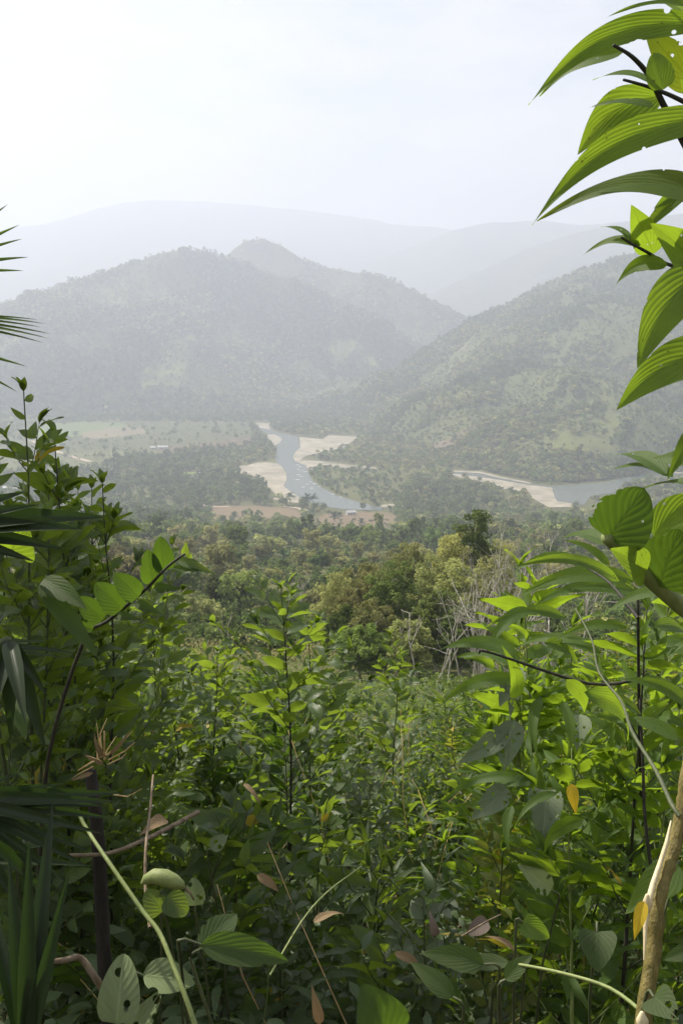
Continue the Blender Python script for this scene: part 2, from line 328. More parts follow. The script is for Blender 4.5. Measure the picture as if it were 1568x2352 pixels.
M['c_dry'] = crown_mat('dry_crown', (.19, .19, .075), (.36, .35, .14))
M['c_bright'] = crown_mat('bright_crown', (.085, .135, .03), (.18, .25, .06))
M['palm'] = crown_mat('palm_crown', (.025, .055, .015), (.06, .11, .03))
M['ground'] = ground_mat('hillside_earth')
M['soil'] = flat_mat('dark_soil', (.035, .025, .018), (.09, .055, .035), 12, .95)
M['sand'] = flat_mat('pale_river_sand', (.16, .15, .11), (.40, .35, .27), .05, .9)
M['road'] = flat_mat('dirt_road', (.36, .28, .21), (.46, .37, .29), .2, .95)
M['wall'] = flat_mat('painted_wall', (.50, .50, .48), (.62, .62, .60), 1, .8)
M['roof'] = flat_mat('metal_roof', (.34, .34, .34), (.48, .48, .48), 1, .45)
M['glass'] = flat_mat('dark_window', (.03, .035, .04), (.05, .05, .06), 1, .2)
M['door'] = flat_mat('wooden_door', (.12, .07, .04), (.18, .11, .06), 3, .6)
M['rock'] = flat_mat('river_rock', (.30, .29, .27), (.5, .49, .47), .6, .8)
def water_mat():
    m, t = newmat('river_water'); b = NB(t); obj = b.n('ShaderNodeTexCoord').outputs['Object']
    nz = b.noise(obj, .5, 5, .6); big = b.noise(obj, .02, 4)
    cc = b.mix(big, rgba((.085, .105, .095)), rgba((.13, .145, .13)))
    rip = b.ramp(b.noise(obj, .12, 6, .7), .60, .72); cc = b.mix(b.math('MULTIPLY', rip, .35), cc, rgba((.4, .42, .42)))
    bp = b.n('ShaderNodeBump', {'Strength': .7, 'Distance': .35, 'Height': nz})
    b.n('ShaderNodeOutputMaterial', {'Surface': b.n('ShaderNodeBsdfPrincipled', {'Base Color': cc, 'Roughness': .25, 'IOR': 1.33, 'Normal': bp.outputs[0]}).outputs[0]}); return m
M['water'] = water_mat()

# ------------------------------------------------------------------ ground, hills
def polar(th, r, zf, name):
    TH, RR = np.meshgrid(th, r); x = RR * np.sin(TH); y = RR * np.cos(TH); z = zf(TH, RR, x, y)
    V = np.stack([x, y, z], -1).reshape(-1, 3); nr, nc = TH.shape
    i = np.arange(nr - 1)[:, None] * nc + np.arange(nc - 1)[None, :]
    idx = np.stack([i, i + 1, i + nc + 1, i + nc], -1).reshape(-1)
    return V, idx
def landcol(V, base, base2, hill=False):
    n = fbm(V[:, 0] / 90, V[:, 1] / 90, 4) * .5 + .5
    n = np.clip(n * 1.6 - .3, 0, 1)[:, None]
    col = np.array(base)[None] * (1 - n) + np.array(base2)[None] * n
    X, Y = proj(V)
    d = np.hypot(V[:, 0], V[:, 1])
    X = X + (12 if hill else 4) * fbm(V[:, 0] / 20, V[:, 1] / 20, 3); Y = Y + (9 if hill else 2.5) * fbm(V[:, 0] / 24 + 50, V[:, 1] / 24, 3)
    def put(poly, c, lo=0, hi=1e9):
        mk = inpoly(X, Y, poly) & (d > lo) & (d < hi); col[mk] = np.array(c) * (.85 + .3 * n[mk])
    if not hill:
        put(OPEN, (.10, .115, .05), 1000); put(LIGHTF, (.135, .15, .06), 1000); put(GREENF, (.14, .20, .07), 1500); put(TANF, (.23, .19, .12), 1500)
        put(BROWNF, (.16, .11, .075), 1200); put(GARDEN, (.22, .26, .08), 900)
        for q in REDF: put(q, (.20, .145, .09), 300)
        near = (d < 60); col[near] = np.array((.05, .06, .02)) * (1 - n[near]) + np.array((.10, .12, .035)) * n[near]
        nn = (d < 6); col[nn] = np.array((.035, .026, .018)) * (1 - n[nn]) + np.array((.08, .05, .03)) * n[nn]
    for q in PALE: put(q, (.135, .155, .05), 1000)
    for q in PINK: put(q, (.19, .14, .11), 1000)
    return np.concatenate([col, np.ones((len(col), 1))], 1)
dense = np.radians(np.linspace(-26, 26, 360))
thg = np.concatenate([np.radians(np.linspace(-180, -27, 50)), dense, np.radians(np.linspace(27, 180, 50))])
rg = np.concatenate([np.geomspace(.3, 950, 420), np.linspace(960, 3200, 380), np.geomspace(3250, 15000, 40)])
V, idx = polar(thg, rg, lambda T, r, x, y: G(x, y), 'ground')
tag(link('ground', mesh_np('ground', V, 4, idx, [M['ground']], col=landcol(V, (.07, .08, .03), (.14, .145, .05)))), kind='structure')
for h in HILLS:
    T, E, RR_, RB_ = h[2]; lo, hi = max(T.min(), math.radians(-50)), min(T.max(), math.radians(50))
    far = h[0] == 'mountain'
    th = np.linspace(lo, hi, int(620 * (hi - lo) / .9) if not far else 420)
    s = np.linspace(-.12, 2.0, 190)
    TH, Sx = np.meshgrid(th, s); rb = np.interp(TH, T, RB_); rr = np.interp(TH, T, RR_); r = rb + (rr - rb) * Sx
    z = hillz(h, TH, r); edge = np.clip(np.minimum(TH - lo, hi - TH) / .015, 0, 1) if h[1] in ('foot',) else 1
    z = FLOOR - 4 + (z - FLOOR + 4) * edge
    V = np.stack([r * np.sin(TH), r * np.cos(TH), z], -1).reshape(-1, 3); nr, nc = TH.shape
    i = np.arange(nr - 1)[:, None] * nc + np.arange(nc - 1)[None, :]
    idx = np.stack([i, i + 1, i + nc + 1, i + nc], -1).reshape(-1)
    b1, b2 = ((.075, .095, .035), (.135, .155, .055)) if not far else ((.05, .07, .05), (.13, .14, .09))
    tag(link(h[0], mesh_np(h[0], V, 4, idx, [M['ground']], col=landcol(V, b1, b2, True))), kind='structure')

def sheet(name, poly, z, mat, jitter=0):
    """flat sheet on the valley floor from a picture outline"""
    import bmesh
    pts = []
    n = len(poly)
    for i in range(n):
        a, b_ = np.array(poly[i]), np.array(poly[(i + 1) % n])
        for k in range(6):
            q = a + (b_ - a) * k / 6 + (rng.normal(0, .7, 2) * (1, .35) if k and name == 'sandbank' else 0)
            r = ray(q[0], q[1]); t = z / r[2]; pts.append(r * t)
    bm = bmesh.new(); vs = [bm.verts.new(p) for p in pts]; f = bm.faces.new(vs); bm.normal_update()
    if f.normal.z < 0: f.normal_flip()
    bmesh.ops.triangulate(bm, faces=[f])
    me = bpy.data.meshes.new(name); bm.to_mesh(me); bm.free(); me.materials.append(mat)
    return tag(link(name, me), kind='structure')
sheet('river', RIVER1, FLOOR + .35, M['water']); sheet('river', RIVER2, FLOOR + .35, M['water'])
for k, q in enumerate(SAND): sheet('sandbank', q, FLOOR + .55 + .01 * k, M['sand'])
def road(pts, w):
    Q = np.array([gp(*p) for p in pts]); out = []
    for a, b_ in zip(Q[:-1], Q[1:]):
        for k in range(12): out.append(a + (b_ - a) * k / 12)
    out = np.array(out); out[:, 0] += .8 * fbm(out[:, 1] / 9, out[:, 0] / 9, 2)
    t = np.gradient(out[:, :2], axis=0); nrm = np.stack([-t[:, 1], t[:, 0]], 1); nrm /= np.linalg.norm(nrm, axis=1)[:, None] + 1e-9
    A = out[:, :2] + nrm * w / 2; B = out[:, :2] - nrm * w / 2
    V = np.concatenate([np.c_[A, G(*A.T) + .35], np.c_[B, G(*B.T) + .35]]); n = len(out); i = np.arange(n - 1)
    me = mesh_np('dirt_road', V, 4, np.stack([i, i + 1, i + 1 + n, i + n], 1).ravel(), [M['road']])
    tag(link('dirt_road', me), kind='structure')
road([(72, 1012), (90, 1019), (125, 1035), (165, 1049), (212, 1062)], 9)
road([(440, 1158), (470, 1161), (500, 1165), (530, 1163)], 6)
road([(650, 1164), (685, 1168), (712, 1176)], 6)
road([(1322, 1191), (1350, 1190), (1390, 1190)], 5)
road([(180, 940), (240, 942), (330, 943)], 12)

# ------------------------------------------------------------------ builders: tubes and leaves
def nrm(v): v = np.asarray(v, float); return v / (np.linalg.norm(v) + 1e-12)
class Tubes:
    def __init__(s): s.V = []; s.I = []; s.n = 0
    def add(s, pts, r0, r1=None, k=6, rad=None):
        pts = np.asarray(pts, float); m = len(pts)
        rad = np.linspace(r0, r1 if r1 is not None else r0, m) if rad is None else np.asarray(rad)
        t = np.gradient(pts, axis=0); t /= np.linalg.norm(t, axis=1)[:, None] + 1e-12
        ref = np.array([1., .13, .2]) if abs(t[0][2]) > .7 else np.array([.1, .05, 1.])
        a = np.cross(t, ref); a /= np.linalg.norm(a, axis=1)[:, None] + 1e-12; b = np.cross(t, a)
        ph = np.arange(k) * 2 * math.pi / k
        ring = pts[:, None] + rad[:, None, None] * (np.cos(ph)[None, :, None] * a[:, None] + np.sin(ph)[None, :, None] * b[:, None])
        V = ring.reshape(-1, 3); i = np.arange(m - 1)[:, None] * k + np.arange(k)[None]; j = np.arange(m - 1)[:, None] * k + (np.arange(k)[None] + 1) % k
        I = np.stack([i, j, j + k, i + k], -1).reshape(-1) + s.n
        s.V.append(V); s.I.append(I); s.n += len(V)
        # end cap
        c = np.array([pts[-1] + t[-1] * rad[-1] * .4]); s.V.append(c); ci = s.n; s.n += 1
        base = ci - k; q = np.arange(k); s.I.append(np.stack([base + q, base + (q + 1) % k, np.full(k, ci), np.full(k, ci)], 1).ravel())
    def build(s, name, mat, parent=None, origin=(0, 0, 0)):
        V = np.concatenate(s.V) - np.asarray(origin); I = np.concatenate(s.I).reshape(-1, 4)
        tri = I[:, 2] == I[:, 3]
        me = bpy.data.meshes.new(name); fl = [tuple(f[:3]) if t_ else tuple(f) for f, t_ in zip(I.tolist(), tri)]
        me.from_pydata(V.tolist(), [], fl); me.polygons.foreach_set('use_smooth', np.ones(len(fl), bool)); me.materials.append(mat); me.update()
        return link(name, me, parent)
def curve(p0, d0, length, n=8, up=0., wob=.06, rg_=None):
    """a growing shoot: up > 0 bends towards the sky"""
    rg_ = rg_ or rng; p = np.array(p0, float); d = nrm(d0); out = [p.copy()]
    for k in range(n - 1):
        d = nrm(d + np.array([0, 0, up / n]) + rg_.normal(0, wob, 3)); p = p + d * length / (n - 1); out.append(p.copy())
    return np.array(out)
def width(v, shape):
    if shape == 'ovate': w = np.sin(np.pi * np.clip(v, 0, 1) ** .72) ** .85 * (1 - .25 * v)
    elif shape == 'long': w = np.sin(np.pi * np.clip(v, 0, 1) ** .62) ** .9 * (1 - .42 * v)
    elif shape == 'round': w = np.sin(np.pi * np.clip(v, 0, 1) ** .62) ** .55
    elif shape == 'heart': w = np.clip(np.sin(np.pi * np.clip(v * .93 + .07, 0, 1) ** .55), 0, 1) ** .7
    elif shape == 'strap': w = np.clip(v * 6, 0, 1) ** .5 * np.clip((1 - v) * 1.7, 0, 1) ** .8
    return w
class Leaves:
    def __init__(s, shape='ovate', nu=2, nv=4, ripple=0., nveins=9): s.a = []; s.shape = shape; s.nu = nu; s.nv = nv; s.ripple = ripple; s.nveins = nveins
    def add(s, p, d, n, L, Wd, droop=.5, sway=0., fold=.25, tone=None, yel=0.):
        s.a.append((*p, *nrm(d), *nrm(n), L, Wd, droop, sway, fold, R() if tone is None else tone, yel))
    def arrays(s):
        A = np.array(s.a); N = len(A); u = np.linspace(-1, 1, s.nu + 1); v = np.linspace(0, 1, s.nv + 1) ** .9
        Uu, Vv = np.meshgrid(u, v); Uu = Uu.ravel(); Vv = Vv.ravel()
        p = A[:, 0:3]; d = A[:, 3:6]; n = A[:, 6:9]; b = np.cross(d, n); b /= np.linalg.norm(b, axis=1)[:, None] + 1e-9; n = np.cross(b, d)
        Ln, Wd, dr, sw, fo = [A[:, k][:, None] for k in range(9, 14)]
        dr = np.where(np.abs(dr) < 1e-3, 1e-3, dr); ph = dr * Vv[None]
        al = Ln * np.sin(ph) / dr; dn = -Ln * (1 - np.cos(ph)) / dr
        wv = width(Vv, s.shape)[None] * Wd / 2
        lat = Uu[None] * wv + sw * Ln * np.sin(np.pi * Vv)[None]
        hh = fo * np.abs(Uu[None]) * wv
        if s.ripple:
            ss = Vv[None] - .75 * np.abs(Uu[None]) ** .8
            hh = hh + s.ripple * Ln * np.abs(np.sin(np.pi * ss * s.nveins)) * np.sin(np.pi * np.clip(np.abs(Uu[None]), 0, 1)) ** .5 + s.ripple * 11. * Ln * np.sin(Vv[None] * 9 + A[:, 14][:, None] * 9) * np.abs(Uu[None]) ** 2 * np.sign(Uu[None])
        nx = np.sin(ph); nz = np.cos(ph)
        V = p[:, None] + (al + hh * nx)[..., None] * d[:, None] + lat[..., None] * b[:, None] + (dn + hh * nz)[..., None] * n[:, None]
        nc = s.nu + 1; i = (np.arange(s.nv)[:, None] * nc + np.arange(s.nu)[None]).ravel()
        f = np.stack([i, i + nc, i + nc + 1, i + 1], 1).ravel()
        m = len(Uu); idx = (np.arange(N)[:, None] * m + f[None]).ravel()
        uv = np.tile(np.stack([Uu, Vv], 1), (N, 1)); col = np.zeros((N, m, 4)); col[..., 0] = A[:, 14][:, None]; col[..., 1] = A[:, 15][:, None]; col[..., 3] = 1
        return V.reshape(-1, 3), idx, uv, col.reshape(-1, 4)
    def build(s, name, mat, parent=None, origin=(0, 0, 0)):
        V, idx, uv, col = s.arrays()
        return link(name, mesh_np(name, V - np.asarray(origin), 4, idx, [mat], uv=uv, col=col), parent)

# ------------------------------------------------------------------ shrub of the thicket: thin stem, alternate branches, two ranks of leaves
def shrub_parts(h, rg_, nb=12, leafL=.10, spread=.5, detail=(2, 4), wr=.42, shape='ovate', bare=.2, lean=.05, tip_up=1., out=.8):
    T = Tubes(); Lv = Leaves(shape, detail[0], detail[1], .0025 if detail[1] > 6 else 0, 6)
    st = curve((0, 0, 0), (rg_.normal(0, lean), rg_.normal(0, lean), 1), h, 12, .4, .03, rg_)
    T.add(st, .003 + .003 * h, .0015, 6)
    def ranks(c, L0, n, t0=.15, taper=.55):
        m = len(c) - 1
        for k in range(n):
            t = t0 + (1 - t0) * (k + .5) / n; f = t * m; i = min(int(f), m - 1); p = c[i] + (c[i + 1] - c[i]) * (f - i); d = nrm(c[i + 1] - c[i])
            side = nrm(np.cross(d, (0, 0, 1)) + 1e-6) * (1 if k % 2 else -1); upv = nrm(np.cross(side, d)); upv = upv if upv[2] > 0 else -upv
            ll = L0 * (1 - taper * t ** 2) * rg_.uniform(.75, 1.15)
            ld = nrm(d * rg_.uniform(.4, .9) + side * rg_.uniform(.7, 1.1) + upv * rg_.uniform(-.25, .35))
            nn = nrm(upv + rg_.normal(0, .28, 3))
            Lv.add(p, ld, nn, ll, ll * wr * rg_.uniform(.85, 1.15), rg_.uniform(.3, 1.1), rg_.normal(0, .02), rg_.uniform(.1, .5), np.clip(rg_.normal(.45, .25) + .3 * (t > .8), 0, 1), .0 if rg_.random() > .006 else .8)
        e = c[-1]; d = nrm(c[-1] - c[-2])
        for k in range(3):
            a = rg_.uniform(0, 6.28); Lv.add(e, nrm(d * 1.2 + np.array([math.cos(a), math.sin(a), .3]) * .6), nrm((-math.cos(a), -math.sin(a), .8)), L0 * .45, L0 * .45 * wr, .5, 0, .5, 1.)
    m = len(st) - 1
    for k in range(nb):
        t = bare + (1 - bare) * (k + .5) / nb; i = min(int(t * m), m - 1); p = st[i]
        a = k * 2.4 + rg_.uniform(-.4, .4); bl = spread * (1.05 - t) ** .6 * rg_.uniform(.7, 1.15)
        c_ = curve(p, (math.cos(a) * out, math.sin(a) * out, .55 + .5 * t), bl, 7, .35 * tip_up, .05, rg_)
        T.add(c_, .0014 + .002 * bl, .0009, 4); ranks(c_, leafL, max(4, int(bl / (leafL * .33))))
    ranks(st[len(st) // 2:], leafL * .95, max(5, int(h * .5 / (leafL * .5))), .1)
    return T, Lv
def make_shrub(name, h, seed, mat='leaf', stem='stem', **k):
    r = np.random.default_rng(seed); root = empty(name, (0, 0, 0)); T, Lv = shrub_parts(h, r, **k)
    T.build('stem', M[stem], root); Lv.build('foliage', M[mat], root); return root

# ------------------------------------------------------------------ thicket
tops_x = [-100, 0, 150, 300, 450, 550, 700, 850, 950, 1010, 1080, 1150, 1250, 1400, 1568, 1700]
tops_y = [1250, 1290, 1370, 1420, 1450, 1500, 1560, 1620, 1660, 1630, 1530, 1500, 1440, 1400, 1350, 1330]
PH = [.5, .68, .88, 1.1, 1.35, 1.65, 2.0, .6, 1.0, 1.5, .8, 1.25]
_p = dict(nb=[9, 11, 13, 14, 16, 17, 19, 12, 14, 15, 14, 16], leafL=[.12, .11, .145, .12, .15, .13, .14, .16, .19, .20, .06, .07], spread=[.42, .5, .5, .6, .6, .65, .6, .4, .45, .5, .45, .5],
          wr=[.46, .40, .48, .42, .44, .40, .46, .22, .20, .24, .5, .55], shape=['ovate'] * 7 + ['long'] * 3 + ['round', 'ovate'], mat=['leaf', 'leaf_dark', 'leaf', 'leaf', 'leaf_dark', 'leaf', 'leaf', 'leaf', 'leaf_dark', 'leaf', 'leaf_silver', 'leaf_fresh'])
protos = [make_shrub('leafy_shrub', PH[i], 100 + i, bare=.25, **{k_: v_[i] for k_, v_ in _p.items()}) for i in range(12)]
tone_w = ['bright green', 'dark green', 'broad-leaved green', 'fresh green', 'dark broad-leaved', 'mid green', 'green', 'narrow-leaved', 'narrow-leaved dark', 'long-leaved', 'small-leaved greyish', 'small-leaved yellowish']
used = [False] * len(protos)
cells = {}
def where(X, Y):
    hx = ['by the left edge', 'right of the cut stump', 'left of the tallest shrub', 'below the tallest shrub', 'right of the tallest shrub', 'beside the chewed leaves', 'behind the curved sapling'][min(6, int(np.clip(X / 225, 0, 6)))]
    hy = 'far rim' if Y < 1560 else 'middle' if Y < 1750 else 'shaded part' if Y < 1950 else 'near floor'
    return hx, hy
placed = []
for dmin, dmax, cnt in ((2.3, 3.6, 34), (3.6, 5.5, 66), (5.5, 8.5, 84), (8.5, 14, 84)):
    for q in range(cnt):
        X = (q + .5) / cnt * 1; X = ((q * .618034) % 1) * 1700 - 60; d = R(dmin, dmax)
        top = float(np.interp(X, tops_x, tops_y)) + (R(0, 330) if d < 8.5 else R(0, 160)) + (120 if d < 5 else 0) + (230 if d < 3.6 else 0)
        r = ray(X, 1700.); y = d; x = d * r[0] / r[1]; zg = float(G(x, y)); ztop = -(top - HOR) / F * d
        h = ztop - zg
        if h < .3: continue
        h = min(h, 2.3); i = int(np.argmin([abs(math.log(h * R(.65, 1.5) / q_)) for q_ in PH])); sc = min(h / PH[i], 1.3)
        if not used[i]: o = protos[i]; used[i] = True; o.location = (x, y, zg - .03); o.rotation_euler = (0, 0, R(0, 6.28)); o.scale = (sc,) * 3
        else: o = copy_tree(protos[i], (x, y, zg - .03), R(0, 6.28), sc)
        placed.append((o, X, top, i))
for o, X, top, i in placed:
    hx, hy = where(X, top + 60)
    hh = 'knee-high' if PH[i] < .7 else 'low' if PH[i] < 1 else 'waist-high' if PH[i] < 1.4 else 'tall'
    tag(o, f'{hh} {tone_w[i]} shrub {hx}, {hy} of the thicket', 'shrub', 'leafy shrubs of the thicket on the near slope')

# tall slender shrub standing out in the middle
def hero_shrub(name, X, Y, d, seed, label, cat='shrub', hmax=None, rz=0., **k):
    top = P(X, Y, d); zg = float(G(top[0], top[1])); h = top[2] - zg
    o = make_shrub(name, h, seed, **k); o.location = (top[0], top[1], zg - .02); o.rotation_euler = (0, 0, rz)
    return tag(o, label, cat)
hero_shrub('slender_shrub', 650, 1325, 4.0, 11, 'tallest slender shrub rising alone from the middle of the thicket, bright green tiers of leaves', nb=24, leafL=.145, spread=.95, out=1.0, detail=(4, 10), stem='stem_dark', lean=.005, bare=.12, wr=.44)
hero_shrub('slender_shrub', 712, 1400, 4.4, 12, 'slender shrub close behind and right of the tallest one, half its width', nb=16, leafL=.115, spread=.5, detail=(4, 8), lean=.01)
hero_shrub('slender_shrub', 890, 1495, 5.2, 13, 'low spreading shrub with a bright tip in front of the small meadow', nb=16, leafL=.12, spread=.7, detail=(4, 8), lean=.02)
hero_shrub('slender_shrub', 480, 1450, 4.6, 14, 'spreading shrub with blue-green leaves left of the tallest slender shrub', nb=15, leafL=.12, spread=.6, detail=(4, 8))
hero_shrub('tall_shrub', 112, 980, 2.6, 15, 'tall upright shrub at the left edge with bright leaf tiers above the dark fan fronds', nb=22, leafL=.12, spread=.42, detail=(4, 10), stem='stem_dark', lean=.01, bare=.35)
hero_shrub('tall_shrub', -20, 905, 2.2, 16, 'bright yellow-green shrub cut by the left edge of the picture, tallest there', nb=22, leafL=.10, spread=.40, detail=(4, 10), lean=.02, bare=.4)
hero_shrub('tall_shrub', 205, 1080, 2.9, 17, 'forking leafy shrub reaching right over the far valley road', nb=20, leafL=.125, spread=.45, detail=(4, 10), stem='stem_dark', lean=.04, bare=.35)
hero_shrub('tall_shrub', 285, 1235, 3.4, 18, 'pale tendrilled shrub behind the branch of oval leaves', nb=18, leafL=.11, spread=.5, detail=(3, 8), stem='stem_light', lean=.05, bare=.3)
hero_shrub('tall_shrub', 20, 1000, 2.9, 20, 'dense pale-tipped shrub between the two tallest at the left edge', nb=26, leafL=.12, spread=.5, detail=(3, 8), lean=.02, bare=.25)
hero_shrub('tall_shrub', 160, 1120, 3.4, 21, 'bushy shrub filling the gap below the forking shrub at left', nb=24, leafL=.12, spread=.55, detail=(3, 8), lean=.02, bare=.2)
hero_shrub('tall_shrub', 60, 1130, 3.2, 19, 'dense shrub behind the upright shrub at the left edge', nb=20, leafL=.11, spread=.5, detail=(3, 8), lean=.02, bare=.3)
for k, (X, Y, d, lab) in enumerate([(15, 872, 2.4, 'airy yellow-green shrub tip highest at the left edge under the thin leaflets'), (85, 1040, 2.7, 'bright shrub crowding behind the upright one at left'), (250, 1100, 3.1, 'slender bright shrub whose tip reaches farthest right over the fields'), (215, 1190, 2.9, 'leafy shrub just above the branch of oval leaves'), (330, 1330, 4.0, 'bright tangled shrub right of the branch of oval leaves'), (140, 1240, 2.6, 'dense bright shrub behind the heart-shaped leaf'), (10, 1130, 2.3, 'dense shrub over the dark fan fronds'), (390, 1400, 4.6, 'low bright shrub between the oval leaves and the lone slim tree')]):
    hero_shrub('bright_shrub', X, Y, d, 70 + k, lab, nb=22, leafL=.105 + .01 * (k % 3), spread=.48, detail=(3, 8), lean=.03, bare=.25)
# long-leaved plants on the right
LONG = dict(shape='long', wr=.26, mat='leaf_hero')
for k, (X, Y, d, lab) in enumerate([(1330, 1270, 2.7, 'bright long-leaved plant just left of the thick green stem'), (1215, 1400, 3.1, 'long-leaved plant with drooping leaves in front of the bare white trees'),
        (1465, 1375, 2.3, 'long-leaved plant on a thin dark upright stem right of centre'), (1520, 1300, 3.2, 'long-leaved plant behind the big round leaves at the right edge'), (1130, 1530, 3.3, 'low long-leaved plant pointing left towards the meadow'),
        (1420, 1480, 3.6, 'shaded long-leaved plant behind the dark upright stem'), (1290, 1560, 2.6, 'long-leaved plant above the chewed grey leaves'), (1560, 1560, 2.4, 'long-leaved plant at the right edge above the curved sapling'), (1370,1750,2.2,'long-leaved plant with arching leaves left of the curved sapling')]):
    hero_shrub('long_leaved_plant', X, Y, d, 40 + k, lab, 'plant', nb=17, leafL=.19, spread=.5, detail=(4, 10), stem='stem_dark' if k == 2 else 'stem_light', lean=.03, bare=.3, **LONG)

# ------------------------------------------------------------------ single large leaves, placed one by one
def big_leaf(parent, origin, b, t, d0, d1, wf, face=.7, droop=.5, sway=0., shape='long', mat='leaf_hero', fold=.25, tone=None, name='leaf', yel=0., flip=False, det=(8, 24)):
    p0 = P(b[0], b[1], d0); p1 = P(t[0], t[1], d1); ch = p1 - p0; Lc = np.linalg.norm(ch); c_ = ch / Lc
    view = nrm(-(p0 + p1)); up = np.array([0, 0, 1.])
    n = view * face + up * (1 - face); n = nrm(n - c_ * np.dot(n, c_))
    if flip: n = -n
    dr = droop if abs(droop) > 1e-3 else 1e-3; Ln = Lc * (dr / 2) / math.sin(dr / 2) if dr else Lc
    sway = -1.35 * sway; d = c_ * math.cos(dr / 2) + n * math.sin(dr / 2)
    Lv = Leaves(shape, det[0], det[1], .0007, 6); Lv.add(p0, d, n, Ln, Ln * wf, dr, sway, fold, tone, yel)
    return Lv.build(name, M[mat], parent, origin)
def tubepx(T, pts, r0, r1, k=8, sub=4):
    Q = np.array([P(*p) for p in pts]); n = len(Q); t = np.linspace(0, n - 1, (n - 1) * sub + 1)
    out = []
    for s in t:      # Catmull-Rom
        i = min(int(s), n - 2); f = s - i; p0, p1, p2, p3 = Q[max(i - 1, 0)], Q[i], Q[i + 1], Q[min(i + 2, n - 1)]
        out.append(.5 * (2 * p1 + (p2 - p0) * f + (2 * p0 - 5 * p1 + 4 * p2 - p3) * f * f + (3 * p1 - p0 - 3 * p2 + p3) * f ** 3))
    T.add(out, r0, r1, k); return np.array(out)
# overhanging branch, top right: grows from a tree whose trunk stands outside the picture
bt_base = np.array([.95, .75, float(G(.95, .75))])
br = empty('overhanging_tree', bt_base); tag(br, 'tree outside the right edge reaching in with large drooping backlit leaves against the sky', 'tree')
T = Tubes(); T.add(curve(bt_base, (-.05, .05, 1), 2.75, 14, .2, .02), .028, .012, 8); T.build('trunk', M['stem'], br, bt_base)
T = Tubes()
tubepx(T, [(1690, 700, 1.15), (1640, 470, 1.1), (1568, 325, 1.08), (1522, 240, 1.06), (1490, 175, 1.04), (1450, 130, 1.02), (1408, 104, 1.0)], .0055, .0016)
tubepx(T, [(1700, 760, 1.1), (1640, 660, 1.1), (1580, 622, 1.1), (1530, 606, 1.08), (1490, 582, 1.06), (1450, 560, 1.05), (1425, 545, 1.04)], .0028, .0012)
tubepx(T, [(1600, 250, 1.05), (1545, 222, 1.05), (1490, 200, 1.05), (1430, 183, 1.05)], .003, .0015)
T.build('branch', M['stem_dark'], br, bt_base)
for a in [((1610, 20), (1392, 40), 1., 1.02, .16, dict(droop=.5, sway=-.06, face=.5)), ((1618, 52), (1213, 241), 1.0, 1.1, .25, dict(sway=-.10, face=.75, droop=.4, tone=.9)),
          ((1432, 120), (1238, 222), 1.05, 1.12, .26, dict(sway=-.06, face=.6)), ((1524, 205), (1500, 122), 1.0, 1.0, .80, dict(shape='round', face=.9, droop=.2, tone=.2)),
          ((1600, 205), (1478, 65), 1.12, 1.1, .55, dict(shape='ovate', face=.9, tone=.5, mat='leaf_holed')), ((1498, 192), (1360, 184), 1.05, 1.1, .2, dict(sway=-.08, face=.5)),
          ((1515, 222), (1325, 356), 1.1, 1.12, .50, dict(sway=-.10, face=.85, tone=.1, shape='ovate')), ((1500, 245), (1352, 248), 1.05, 1.1, .22, dict(face=.5, sway=-.03)),
          ((1660, 262), (1221, 517), .95, 1.05, .26, dict(sway=-.09, face=.8, droop=.4, tone=1.)), ((1680, 480), (1232, 508), 1.0, 1.1, .28, dict(sway=-.11, face=.55, tone=0., mat='leaf_holed')),
          ((1500, 582), (1448, 470), 1.08, 1.02, .5, dict(face=.9, shape='ovate', tone=.8, droop=.2)), ((1452, 556), (1378, 521), 1.05, 1.08, .26, dict(sway=-.08, face=.5)),
          ((1470, 563), (1338, 586), 1.05, 1.1, .26, dict(sway=-.10, face=.6)), ((1532, 607), (1411, 658), 1.05, 1.1, .42, dict(sway=-.12, face=.75, tone=.3)),
          ((1655, 668), (1492, 512), 1.1, 1.0, .46, dict(face=.8, shape='ovate', tone=0.)), ((1645, 600), (1462, 848), 1., 1.0, .42, dict(face=.9, sway=-.07, tone=.3, shape='ovate')),
          ((1700, 800), (1414, 943), .95, 1.0, .40, dict(face=.85, sway=-.09, tone=.1, shape='ovate')), ((1590, 420), (1450, 560), 1.12, 1.1, .28, dict(face=.7)),
          ((1640, 300), (1560, 180), 1.1, 1.05, .5, dict(face=.8, shape='ovate')), ((1640, 385), (1500, 480), 1.1, 1.1, .4, dict(face=.8, shape='ovate', tone=.1)),
          ((1590, 60), (1480, -10), 1.1, 1.0, .35, dict(face=.7)), ((1620, 410), (1562, 320), 1.1, 1.1, .4, dict(face=.8)), ((1610, 130), (1580, 0), 1.05, 1., .45, dict(face=.8))]:
    big_leaf(br, bt_base, a[0], a[1], a[2], a[3], a[4] * (.74 if a[5].get('shape') is None else .9), **a[5])
